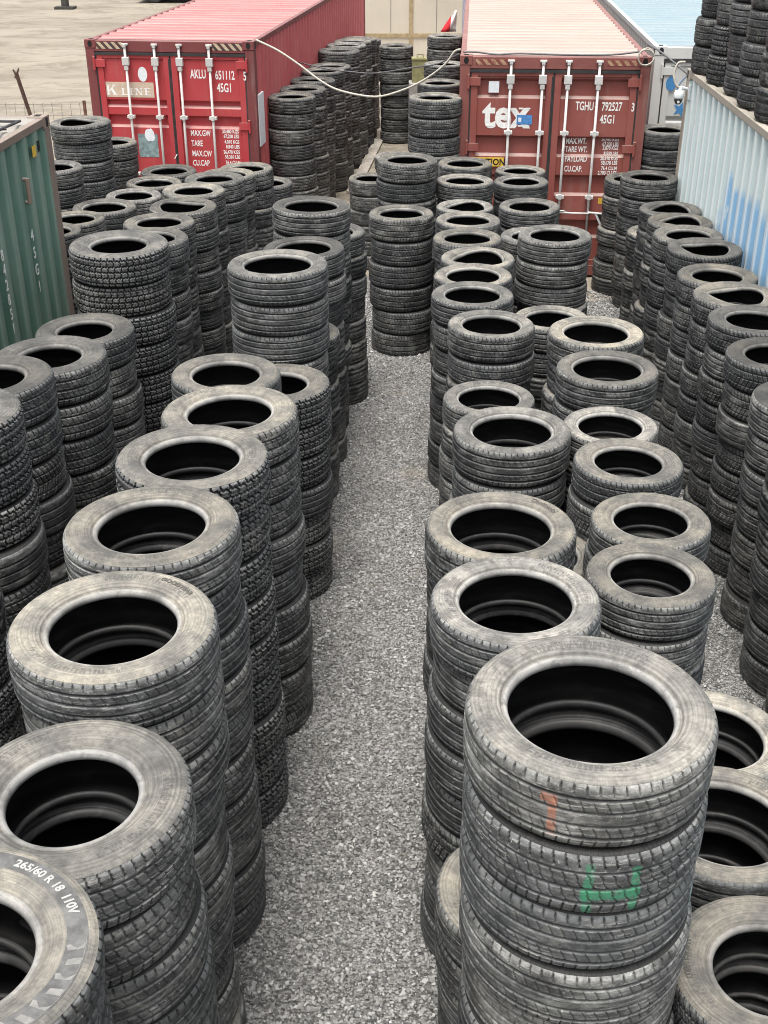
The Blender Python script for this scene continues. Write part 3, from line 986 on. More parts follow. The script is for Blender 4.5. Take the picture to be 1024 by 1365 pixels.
# --- bright red container
M_RED = paint("bright_red_paint", (.40, .034, .042), (.45, .075, .075), .75, .25, .15)
M_REDSIDE = paint("haze_tinted_red_side", (.46, .095, .10), (.52, .16, .16), .5, .25, .15)  # side paler than the doors: fading, plus haze and sky reflection painted in
M_REDROOF = paint("faded_red_roof", (.31, .055, .06), (.37, .10, .10), .75, .3, .25)
M_REDFR = paint("dark_red_frame", (.14, .035, .035), (.22, .06, .06), .5, .5, .35)
kl, kd = container("red_container", "bright red shipping container with white AKLU lettering on its closed doors", (-3.03, 17.45, 0), 6.5, 12.19, M_RED, M_REDROOF, M_REDFR, grooves=((1.98, 2.09), (1.70, 1.88), (.62, .86)), mside=M_REDSIDE)
lock_rods(kd[0], (-.63, -.205), M_ROD, guides=(.42, 1.05, 1.86))
lock_rods(kd[1], (.15, .58), M_ROD, guides=(.42, 1.05, 1.86))
sticker("hazard_stripe", kl, -1.05, -.66, 2.772, 2.862, M_HAZ, .0025)
sticker("hazard_stripe", kl, .63, 1.05, 2.772, 2.862, M_HAZ, .0025)
M_BEIGE = plain("beige_sign_paint", (.56, .44, .34), .6, var=.12, scale=14)
M_STICK = plain("white_sticker", (.72, .75, .77), .5, var=.08, scale=30)
M_TEAL = plain("weathered_placard", (.22, .30, .30), .7, var=.35, scale=20)
M_YELLOW = plain("yellow_sticker", (.70, .45, .06), .6, var=.2, scale=30)
M_BLUE = plain("blue_sticker", (.08, .24, .52), .5, var=.2, scale=30)
sticker("sign_panel", kd[0], -1.06, -.275, 2.118, 2.325, M_BEIGE)
def serif(parent, y, mat):
    """hand drawn roman capitals K LINE"""
    b = MB()
    def stem(x, z, hgt, wd=.028):
        b.prism([(x, z), (x + wd, z), (x + wd, z + hgt), (x, z + hgt)], y - .0012, y)
        for zz in (z, z + hgt - .008):
            b.prism([(x - .016, zz), (x + wd + .016, zz), (x + wd + .016, zz + .008), (x - .016, zz + .008)], y - .0016, y - .0002)
    z = 2.150
    x = -.965; hk = .135
    stem(x, z, hk)
    b.prism([(x + .024, z + .055), (x + .04, z + .048), (x + .115, z + hk - .004), (x + .098, z + hk - .004)], y - .0013, y)
    b.prism([(x + .052, z + .072), (x + .078, z + .092), (x + .130, z + .004), (x + .096, z + .004)], y - .0014, y)
    b.prism([(x + .082, z), (x + .148, z), (x + .148, z + .009), (x + .082, z + .009)], y - .0017, y)
    b.prism([(x + .082, z + hk - .009), (x + .135, z + hk - .009), (x + .135, z + hk), (x + .082, z + hk)], y - .0017, y)
    hk = .095
    x = -.745; stem(x, z, hk, .022)
    b.prism([(x, z), (x + .085, z), (x + .085, z + .03), (x + .076, z + .009), (x, z + .009)], y - .0013, y)
    x = -.625; stem(x, z, hk, .022)
    x = -.545; stem(x, z, hk, .009); stem(x + .075, z, hk, .009)
    b.prism([(x - .006, z + hk), (x + .022, z + hk), (x + .086, z), (x + .070, z)], y - .0013, y)
    x = -.405; stem(x, z, hk, .022)
    for zz, ln in ((z, .085), (z + hk - .009, .08), (z + hk / 2 - .004, .06)):
        b.prism([(x, zz), (x + ln, zz), (x + ln, zz + .009), (x, zz + .009)], y - .0013, y)
    return b.obj("lettering", mat, parent)
serif(kd[0], .0268, M_WHITE)
sticker("sticker", kd[0], -.49, -.355, 2.335, 2.535, M_STICK, shape='ellipse')
sticker("placard", kd[0], -.58, -.285, 1.28, 1.61, M_TEAL)
sticker("sticker", kd[0], -.48, -.315, 1.49, 1.70, M_STICK, .0265, 'blob')
yl = .0285
text_front("AKLU", .165, .275, 2.395, yl, M_WHITE, kd[1], sx=.55, off=.003)
text_front("651112", .165, .635, 2.385, yl, M_WHITE, kd[1], sx=.57, off=.003)
text_front("5", .165, 1.045, 2.38, .009, M_WHITE, kd[1], sx=.57, off=.003)
text_front("45G1", .165, .65, 2.215, yl, M_WHITE, kd[1], sx=.60, off=.003)
for t, z in (("MAX.GW", 1.60), ("TARE", 1.455), ("MAX.CW", 1.31), ("CU.CAP", 1.175)):
    text_front(t, .115, .215, z, yl, M_WHITE, kd[1], sx=.62, off=.002)
for t, z in (("30,480 KGS", 1.645), ("67,200 LBS", 1.578), ("4,010 KGS", 1.50), ("8,840 LBS", 1.432), ("26,470 KGS", 1.355), ("58,360 LBS", 1.287), ("76.4 CU.M", 1.205)):
    text_front(t, .072, .93, z, yl, M_WHITE, kd[1], sx=.70, align='RIGHT', off=.0015)
text_front("/", .10, -.06, 1.27, yl - .02, M_WHITE, kd[0], sx=2.2)
# --- brown-red container
M_BRN = paint("oxide_red_paint", (.245, .062, .048), (.30, .105, .088), .75, .35, .2)
M_BRNROOF = paint("faded_oxide_roof", (.32, .19, .155), (.38, .27, .225), 1.0, .3, .2)
M_BRNFR = paint("oxide_frame", (.19, .06, .05), (.27, .10, .085), .5, .5, .3)
tx, td = container("brown_red_container", "brown-red shipping container with white TGHU lettering and closed doors behind tyre rows", (2.2, 15.83, 0), 4.0, 12.19, M_BRN, M_BRNROOF, M_BRNFR, grooves=((2.37, 2.62), (1.63, 1.90), (1.12, 1.40), (.55, .80)))
lock_rods(td[0], (-.562, -.150), M_GALV, guides=(.42, 1.12, 1.95))
lock_rods(td[1], (.175, .567), M_GALV, guides=(.42, 1.12, 1.95), handle_z=.92)
sticker("hazard_stripe", tx, -1.02, -.62, 2.785, 2.85, M_HAZ_WORN, .0025)
sticker("hazard_stripe", tx, .66, 1.04, 2.785, 2.85, M_HAZ_WORN, .0025)
sticker("sticker", td[0], -.84, -.705, 2.44, 2.58, M_STICK, .0285)
text_front("tex", .50, -.895, 2.01, .0285, M_WHITE, td[0], sx=.90, off=.016)
b_ = MB()
for x0, x1, z0 in ((-.435, -.36, 2.015), (-.345, -.285, 2.015), (-.435, -.375, 2.235), (-.345, -.29, 2.235), (-.86, -.765, 2.015)):
    b_.prism([(x0, z0), (x1, z0), (x1, z0 + .02), (x0, z0 + .02)], .0262, .0285)
b_.obj("lettering", M_WHITE, td[0])
sticker("sticker", td[0], -.455, -.255, 2.045, 2.165, M_BLUE, .0255)
sticker("sticker", td[0], -.435, -.395, 2.075, 2.13, M_STICK, .0235)
sticker("caution_strip", td[0], -1.03, -.60, 1.50, 1.62, M_YELLOW, .008, th=.002)
text_front("CAUTION", .115, -.815, 1.52, .0055, M_BLACK, td[0], sx=.9, align='CENTER', off=.003)
text_front("TGHU", .15, .30, 2.235, yl, M_WHITE, td[1], sx=.57, off=.003)
text_front("792527", .15, .64, 2.232, yl, M_WHITE, td[1], sx=.58, off=.003)
text_front("3", .15, 1.02, 2.23, .009, M_WHITE, td[1], sx=.58, off=.003)
text_front("45G1", .15, .63, 2.072, yl, M_WHITE, td[1], sx=.60, off=.003)
for t, z, y in (("MAX.WT.", 1.80, .06), ("TARE WT.", 1.69, .073), ("PAYLOAD", 1.575, yl), ("CU.CAP.", 1.445, yl)):
    text_front(t, .105, .21, z, y, M_WHITE, td[1], sx=.62, off=.002)
for t, z, y in (("30,480 KGS", 1.838, .073), ("67,200 LBS", 1.775, .073), ("3,870 KGS", 1.725, .073), ("8,530 LBS", 1.66, .04), ("26,610 KGS", 1.60, yl), ("58,670 LBS", 1.54, yl), ("76.4 CU.M", 1.47, yl), ("2,700 CU.FT", 1.41, yl)):
    text_front(t, .068, .91, z, y, M_WHITE, td[1], sx=.70, align='RIGHT', off=.0015)
sticker("sticker", td[1], .70, .82, 1.02, 1.10, M_YELLOW, .0285)
sticker("warning_triangle", td[1], .66, .90, .66, .90, M_STICK, .0285, 'tri')
sticker("warning_triangle", td[1], .70, .86, .73, .88, M_BLACK, .0262, 'tri')

# --- white container with a blue roof
M_WHT = paint("white_container_paint", (.50, .51, .49), (.58, .58, .55), .3, .3, .3)
M_BLUROOF = paint("pale_blue_roof", (.15, .235, .28), (.20, .285, .32), .45, .2, .3)
wh, wd = container("white_container", "white container with pale blue roof and blue round emblem, behind brown-red container", (4.90, 16.72, 0), 4.0, 12.19, M_WHT, M_BLUROOF, M_WHT, grooves=((1.90, 1.99), (.9, 1.15)))
M_EMB = plain("blue_emblem_paint", (.06, .22, .46), .5, var=.15, scale=30)
sticker("emblem", wd[0], -1.03, -.89, 2.325, 2.515, M_EMB, .0075, 'ellipse')
b_ = MB()
for k in range(28):
    a0, a1 = R(75 + k * 7), R(75 + (k + 1) * 7)
    cx, cz, ra, rb = -.56, 2.26, .315, .325
    b_.prism([(cx + ra * math.cos(a0), cz + ra * math.sin(a0)), (cx + rb * math.cos(a0), cz + rb * math.sin(a0)), (cx + rb * math.cos(a1), cz + rb * math.sin(a1)), (cx + ra * math.cos(a1), cz + ra * math.sin(a1))], .0262, .0285)
for a in (112, 218):
    ca, sa = math.cos(R(a)), math.sin(R(a))
    cx, cz = -.56 + .30 * ca, 2.26 + .30 * sa
    pts = []
    for k in range(10):
        rr = .105 if k % 2 == 0 else .045
        t = R(a + 36 * k)
        pts.append((cx + rr * math.cos(t), cz + rr * math.sin(t)))
    b_.prism(pts, .0255, .0285)
b_.obj("emblem", M_EMB, wd[0])
lock_rods(wd[0], (-.30,), M_WHT, guides=(.42, 1.12))
lock_rods(wd[1], (.175, .567), M_WHT, guides=(.42, 1.12))

# --- blue-white container along the yard's right side
def blue_blotch(N, p, c):
    q = N.sep(p)
    n = N.noise(N.vmath('MULTIPLY', p, (1, 1.0, 1.3)), .9, 4, .55, .4)
    edge = N.math('MULTIPLY', N.math('SUBTRACT', n, .5), 1.8)
    yy = N.math('ADD', N.math('ADD', q[1], edge), N.math('MULTIPLY', q[2], .55))
    m = N.math('MULTIPLY', N.ramp(yy, 13.05, 13.35, 1, 0), N.ramp(N.math('ADD', q[2], N.math('MULTIPLY', edge, .5)), 2.0, 2.25, 1, 0))
    m = N.math('MULTIPLY', m, N.ramp(N.noise(N.vmath('MULTIPLY', p, (2, 3.2, .7)), 1.6, 6, .65), .40, .47))
    c = N.mix(N.math('MULTIPLY', m, .78), c, (.17, .40, .66))
    return N.mix(N.ramp(q[0], -1.219 + .012, -1.219 + .030, .62, 0), c, (.78, .82, .80))     # sunlit edge of the corrugation ridges painted in paler
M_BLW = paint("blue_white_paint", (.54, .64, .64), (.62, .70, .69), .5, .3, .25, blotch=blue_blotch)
M_CREAM = paint("cream_dusty_roof", (.36, .325, .265), (.42, .385, .32), .5, .3, .3)
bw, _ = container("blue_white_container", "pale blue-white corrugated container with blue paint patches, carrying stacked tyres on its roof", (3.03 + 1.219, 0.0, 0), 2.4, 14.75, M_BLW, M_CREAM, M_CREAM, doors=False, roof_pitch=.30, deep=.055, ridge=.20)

# --- green container
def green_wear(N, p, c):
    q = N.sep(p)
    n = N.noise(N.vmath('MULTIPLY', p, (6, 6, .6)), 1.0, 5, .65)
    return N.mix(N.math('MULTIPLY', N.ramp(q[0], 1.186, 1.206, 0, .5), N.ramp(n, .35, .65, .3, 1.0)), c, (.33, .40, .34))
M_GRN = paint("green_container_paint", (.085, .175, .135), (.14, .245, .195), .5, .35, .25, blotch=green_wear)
M_GRNROOF = paint("grey_dusty_roof", (.24, .225, .20), (.29, .27, .24), .25, .5, .4)
M_GRNFR = paint("rusty_grey_frame", (.19, .14, .11), (.27, .22, .185), .5, .9, .5)
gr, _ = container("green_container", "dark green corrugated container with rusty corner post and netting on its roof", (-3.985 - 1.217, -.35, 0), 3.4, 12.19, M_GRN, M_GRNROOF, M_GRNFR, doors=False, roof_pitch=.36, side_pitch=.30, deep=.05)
def side_text(txt, y, z_top, step, size, parent):
    """letters stacked downwards on the +x side"""
    for k, ch in enumerate(txt):
        if ch == ' ': continue
        me = text_verts(ch, size, .0008, .002, .85, 'CENTER')
        me.materials.append(M_WHITE)
        for v in me.vertices:
            a, b2, c = v.co
            v.co = (c, a, b2)
        o = bpy.data.objects.new("lettering", me); C.objects.link(o); o.parent = parent
        o.location = (1.2145, y, z_top - k * step)
side_text("45G1", 11.30, 1.90, .165, .15, gr)
side_text("     842851 7", 10.50, 2.62, .135, .14, gr)
b_ = MB(); b_.box(1.212, 1.2155, 11.62, 11.72, 2.60, 2.70); b_.obj("sticker", M_YELLOW, gr)
b_ = MB(); b_.box(1.212, 1.2150, 11.77, 11.84, 2.62, 2.72); b_.obj("sticker", M_BLACK, gr)
b_ = MB(); b_.tube([(1.24, 11.30, 2.25), (1.24, 11.30, 2.48)], .022); b_.tube([(1.20, 11.30, 2.26), (1.245, 11.30, 2.26)], .018); b_.tube([(1.20, 11.30, 2.47), (1.245, 11.30, 2.47)], .018); b_.obj("lashing_handle", M_GRNFR, gr)

# rope netting on the green roof
M_ROPE = plain("dark_netting_rope", (.05, .05, .055), .9, var=.3)
nb = MB(); rg = random.Random(8)
M4 = lambda x, y: (-3.985 - 1.217 + x * math.cos(R(3.4)) + y * math.sin(R(3.4)), -.35 - x * math.sin(R(3.4)) + y * math.cos(R(3.4)))
for i in range(7):
    pts = []
    for k in range(12):
        x = -.3 + 1.42 * k / 11; y = 9.75 + i * .31 + rg.uniform(-.05, .05)
        a, b2 = M4(x, y); pts.append((a, b2, 2.912 + rg.uniform(0, .02)))
    nb.tube(pts, .013, 6)
for i in range(8):
    pts = []
    for k in range(9):
        x = -.3 + i * .20 + rg.uniform(-.03, .03); y = 9.7 + 2.0 * k / 8
        a, b2 = M4(x, y); pts.append((a, b2, 2.915 + rg.uniform(0, .02)))
    nb.tube(pts, .013, 6)
tag(nb.obj("cargo_net", M_ROPE, smooth=True), "dark rope netting spread over the green container's grey roof", "net")

# ------------------------------------------------------------------ cables, camera, fence, wall, plank
M_CABLE = plain("cream_cable", (.44, .41, .35), .6, var=.15, scale=20)
M_CABLE2 = plain("grey_cable", (.13, .13, .135), .6, var=.2, scale=20)
def smooth_pts(p, n=6):
    p = [Vector(q) for q in p]; out = []
    for i in range(len(p) - 1):
        a, b2, c, d = p[max(i - 1, 0)], p[i], p[i + 1], p[min(i + 2, len(p) - 1)]
        for k in range(n):
            t = k / n
            out.append(.5 * ((2 * b2) + (c - a) * t + (2 * a - 5 * b2 + 4 * c - d) * t * t + (3 * b2 - a - 3 * c + d) * t ** 3))
    out.append(p[-1]); return out
b_ = MB(); b_.tube(smooth_pts(ROPE1), .014, 8)
tag(b_.obj("cable", M_CABLE, smooth=True), "thick cream cable sagging between the bright red and brown-red containers", "cable")
b_ = MB(); b_.tube(smooth_pts(ROPE2), .010, 8)
tag(b_.obj("cable", M_CABLE2, smooth=True), "thin dark grey cable strung above the cream cable's sag", "cable")
b_ = MB(); b_.tube(smooth_pts([(1.02, 15.98, 2.93), (1.2, 15.95, 2.93), (1.45, 15.93, 2.905), (1.75, 15.90, 2.92), (2.3, 15.86, 2.91), (2.9, 15.82, 2.915), (3.30, 15.8, 2.96)]), .012, 8)
tag(b_.obj("cable", M_CABLE2, smooth=True), "dark cable lying along the brown-red container's front roof edge", "cable")
b_ = MB(); b_.tube(smooth_pts([(3.52, 16.5, 2.95), (3.62, 16.2, 2.90), (3.70, 15.4, 2.82), (3.74, 14.86, 2.76), (3.72, 14.80, 2.66)]), .013, 8)
tag(b_.obj("cable", M_CABLE2, smooth=True), "dark cable running from white container's corner down to the security camera", "cable")
b_ = MB(); rr_ = []
for k in range(40):
    a = k / 39 * 4 * PI
    rr_.append((3.33 + .10 * math.cos(a), 15.70 + .015 * math.sin(a * .5), 2.90 + (.10 + .01 * math.sin(a * 1.5)) * math.sin(a)))
b_.tube(rr_, .009, 8)
tag(b_.obj("cable_coil", M_CABLE, smooth=True), "small cream cable coil hanging at brown-red container's top corner", "cable")
b_ = MB(); b_.tube(smooth_pts([(3.64, 14.9, 2.95), (3.56, 14.93, 2.93), (3.52, 14.9, 2.80), (3.56, 14.86, 2.68), (3.64, 14.86, 2.66)]), .014, 8)
tag(b_.obj("cable", M_CABLE, smooth=True), "short cream cable loop hooked over the blue-white container's far corner", "cable")
# security camera
sc_ = empty("security_camera", (3.63, 14.70, 2.50)); tag(sc_, "white dome security camera bracketed to the blue-white container's far corner", "camera")
b_ = MB(); b_.box(.02, .045, -.09, .02, .06, .22); b_.tube([(.03, -.03, .17), (-.07, -.07, .20), (-.09, -.08, .16)], .02, 10); b_.obj("bracket", M_STICK, sc_, bevel=.004)
b_ = MB(); b_.lathe([(.02, .17), (.045, .165), (.058, .14), (.060, .09), (.056, .075)], 24, (-.09, -.08, 0)); b_.obj("housing", M_STICK, sc_, smooth=True)
b_ = MB(); b_.lathe([(.050, .075), (.048, .05), (.038, .025), (.02, .010), (.004, .006)], 24, (-.09, -.08, 0)); o_ = b_.obj("dome", plain("smoked_dome", (.03, .03, .03), .15, .6, var=.1), sc_, smooth=True)
b_ = MB(); b_.lathe([(.016, .0), (.016, .012), (.010, .014)], 16, (0, 0, 0)); l_ = b_.obj("lens", M_GALV, o_); l_.location = (-.10, -.122, .04); l_.rotation_euler = (R(80), 0, 0)

# wire fence and rusty post on the left
M_WIRE = plain("fence_wire", (.30, .28, .25), .7, .4, .3, var=.2)
fe = empty("wire_fence", (-9.5, 18.3, 0)); tag(fe, "thin wire mesh fence behind the green container on the sandy ground", "fence")
b_ = MB()
for i in range(36):
    b_.tube([(i * .14, 0, 0), (i * .14 + .01, 0, 1.92)], .004, 4)
for z in (.1, .45, .8, 1.15, 1.5, 1.62, 1.74, 1.90):
    b_.tube([(0, 0, z), (2.5, 0, z - .015), (5.0, 0, z)], .005, 4)
b_.obj("wire_mesh", M_WIRE, fe)
b_ = MB()
b_.box(-.02, .02, -.02, .02, 0, 1.95); b_.box(4.96, 5.0, -.02, .02, 0, 1.95)
b_.obj("post", M_RUST, fe)
b_ = MB(); b_.tube([(-4.95, 18.15, 0), (-5.42, 18.1, 2.37)], .030, 8); b_.tube([(-5.40, 18.1, 2.30), (-5.46, 18.1, 2.42)], [.03, .012], 6); b_.tube([(-5.44, 18.1, 2.30), (-5.37, 18.1, 2.44)], [.025, .010], 6)
tag(b_.obj("steel_post", plain("dark_rusty_post", (.085, .05, .038), .85, var=.4, scale=14)), "leaning rusty steel post standing by the wire fence", "post")
b_ = MB(); b_.tube([(-13.3, 52.6, 0), (-13.25, 52.6, 2.4)], .16, 10); b_.box(-13.7, -12.9, 52.3, 52.9, 0, .10)
tag(b_.obj("pole", plain("dark_pole_steel", (.06, .055, .05), .8, var=.3)), "dark pole on a low footing far out on the sandy ground", "pole")
b_ = MB(); b_.box(-10.8, -4.6, 55.0, 57.0, .25, 1.4)
for x in (-10.0, -5.6):
    for y in (55.2, 56.8):
        b_.lathe([(.38, -.14), (.42, -.10), (.42, .10), (.38, .14)], 16, (0, 0, 0))
        n0 = 4 * 16
        for k in range(len(b_.v) - n0, len(b_.v)):
            a, c, d = b_.v[k]; b_.v[k] = (x + a, y + d, .42 + c)
tag(b_.obj("flatbed_trailer", plain("dark_trailer_steel", (.05, .05, .05), .8, var=.3), bevel=.03), "dark low trailer parked at the top edge of the sandy ground", "trailer")

# beige wall at the end of the passage
M_WALL = paint("beige_wall_panel", (.50, .45, .37), (.56, .51, .42), 0, .05, .15)
M_OCHRE = plain("ochre_steel", (.34, .26, .15), .7, var=.25)
wl = empty("panel_wall", (0, 38.4, 0)); tag(wl, "beige panel wall with ochre steel frame closing the far end of the passage", "wall")
b_ = MB(); b_.box(-1.4, 2.9, 0, .25, 0, 5.2); b_.obj("wall_panel", M_WALL, wl)
b_ = MB(); b_.box(.77, .89, -.03, -.002, 0, 5.2); b_.box(-1.4, .765, -.026, -.002, .52, .64); b_.box(.895, 2.9, -.026, -.002, .52, .64); b_.obj("steel_frame", M_OCHRE, wl)
b_ = MB()
for x in (-.9, .2, 1.6, 2.4):
    b_.box(x, x + .012, -.012, -.002, .66, 5.2)
b_.obj("panel_joint", M_CABLE2, wl)
b_ = MB(); b_.tube(smooth_pts([(1.0, 38.25, 2.7), (1.6, 38.2, 2.15), (2.2, 38.2, 1.95), (2.85, 38.25, 1.98)]), .03, 8)
tag(b_.obj("cable", M_CABLE2, smooth=True), "black cable drooping across the top of the beige wall", "cable")
# pale tarpaulin post beside the brown-red container and the red rag
b_ = MB(); b_.box(1.98, 2.24, 30.2, 30.3, 0, 3.4); b_.tube([(1.93, 30.2, 0), (1.93, 30.2, 3.4)], .04, 8)
tag(b_.obj("post", plain("pale_lilac_paint", (.36, .37, .46), .7, var=.15)), "pale lilac grey post standing behind the brown-red container", "post")
rg = random.Random(4)
nx, nz = 8, 7
b_ = MB()
for i in range(nz):
    for k in range(nx):
        u, t = k / (nx - 1), i / (nz - 1)
        b_.v.append((1.34 - (1 - u) * (.03 + .26 * t), 23.2 + .03 * math.sin(u * 6 + t * 3), 2.74 - .37 * t))
for i in range(nz - 1):
    for k in range(nx - 1):
        a = i * nx + k; b_.f.append((a, a + 1, a + nx + 1, a + nx))
NF = NT("red_white_cloth"); xx = NF.sep(NF.obj())
colf = NF.mix(NF.ramp(NF.math('ADD', xx[0], NF.math('MULTIPLY', NF.math('SUBTRACT', xx[2], 2.4), -.10)), 1.215, 1.23), (.52, .03, .04), (.72, .70, .68))
o_ = b_.obj("cloth_flag", NF.out(colf, .8, .2), smooth=True)
md_ = o_.modifiers.new("thickness", 'SOLIDIFY'); md_.thickness = .004
tag(o_, "red and white cloth hanging above the tyres beside the brown-red container", "flag")
b_ = MB(); b_.box(-.16, .16, -.12, .12, 0, .42); b_.box(-.17, .17, -.13, .13, .42, .46); b_.tube([(-.06, 0, .46), (-.06, 0, .52), (.06, 0, .52), (.06, 0, .46)], .012, 6)
o_ = b_.obj("yellow_box", plain("yellow_green_plastic", (.26, .25, .12), .6, var=.2), bevel=.012); o_.location = (.72, 24.6, 1.28)
tag(o_, "small yellow-green box on grey block between far tyre stacks", "box")
b_ = MB(); b_.box(.50, .98, 24.4, 24.85, 0, 1.28)
tag(b_.obj("concrete_block", plain("grey_concrete", (.30, .29, .27), .9, var=.2), bevel=.02), "grey concrete block carrying the yellow-green box", "block")
b_ = MB(); b_.box(-.10, .10, 0, 4.6, 0, .05)
o_ = b_.obj("plank", plain("weathered_plank", (.36, .33, .28), .85, var=.3, scale=14), bevel=.006); o_.location = (-.56, 20.6, .004); o_.rotation_euler = (0, 0, -R(5.6))
tag(o_, "long pale plank on the ground beside the bright red container's tyres", "plank")
b_ = MB(); b_.box(-.02, .02, -.02, .02, 0, .95)
o_ = b_.obj("wood_batten", plain("grey_batten", (.38, .35, .30), .85, var=.3, scale=14)); o_.location = (-.02, 16.9, .004)
o_.rotation_euler = (R(82), 0, R(-24)); o_.location.z = .03
tag(o_, "short grey wooden batten lying on dusty ground behind aisle tyres", "batten")
b_ = MB(); b_.box(1.205, 1.232, .10, .46, 1.45, 2.17); b_.obj("side_plate", M_STICK, kl, bevel=.004)

# ------------------------------------------------------------------ tyres
ORD = "top second third fourth fifth sixth seventh eighth ninth tenth eleventh twelfth thirteenth fourteenth fifteenth sixteenth".split()
ROWS = {
 "aisle row nearer green container, from camera": "A1 A2 A3 A4 A5 A6 A7 A8 B1 B1s B2 B3 B4",
 "inner row beside green container, from camera": "C0b C0 C1 C2 C3 C4 C5 C6 C7 C8 C9 C10 C11 C12",
 "row past green container's corner, from camera": "D9 D8 D7 D6 D5 D4",
 "aisle row nearer blue-white container, from camera": "G30 G34 G29 G26 G35 G23 G22 G18 G17 G16 G15 G11 G10 G9 G6 G5",
 "inner row nearer blue-white container, from camera": "G33 G32 G31 G28 G27 G25 G24 G21 G20 G19 G14 G13 G12 G8 G7",
 "row against blue-white container, from camera": "H13 H12 H11 H10 H9 H8 H7 H6 H5 H4 H3 H2b H2 H1",
 "row along bright red container, from camera": "E1 E2 E3 E4 E5 E6 E7 E8 E9 E10",
 "row along brown-red container's side, from camera": "G1 F4 F3b F3",
 "row on blue-white container's roof, from far end": "I1 I2 I3 I4 I5",
}
DESC = {}
for row, ks in ROWS.items():
    for i, k in enumerate(ks.split()):
        DESC[k] = "%s stack of %s" % ("first" if i == 0 else ORD[i], row)
DESC.update({"D1": "tall stack beside green container's rusty corner post", "D2": "short stack against the bright red container's doors", "D3": "stack half hidden by green container's corner post",
 "G3": "six-tyre stack standing alone at the aisle's far end", "G2": "stack directly behind the six-tyre stack", "G4": "low stack beside the plank behind the aisle",
 "G2b": "low stack hidden behind the aisle-end stacks", "F1": "free-standing stack at the far end of the passage", "J1": "stack before the white container's door"})
LOOK = {'rib': 'ribbed', 'touring': 'fine-treaded', 'block': 'chunky', 'sipe': 'close-siped', 'worn': 'worn-smooth'}
SPECIAL = {
 ("G30", 0): "large dusty tyre with an orange paint streak, on top of tall aisle stack",
 ("G30", 1): "dusty tyre with green H-shaped paint mark, below the orange-marked tyre",
 ("A1", 0): "tyre with white size lettering on its grey sidewall, top of aisle stack",
 ("G26", 0): "tan dusty tyre with dark brand lettering round its sidewall, top of stack",
 ("G33", 0): "tyre with dark raised lettering on brownish sidewall, beside orange-marked tall stack",
 ("C4", 0): "chunky all-terrain tyre topping the tallest stack beside green container",
 ("C1", 0): "chunky tyre with chalked digits on its tread, beside green container",
}
ZC = {}
def place(key, x, y, z, D, wd, rot, tilt, pat):
    ov = random.Random(key + str(round(z, 3))).gauss(0, .008)          # old tyres are never quite round
    return (x, y, z), (tilt[0], tilt[1], rot), (D / (2 * TR) * (1 + ov), D / (2 * TR) * (1 - ov), wd / TW)

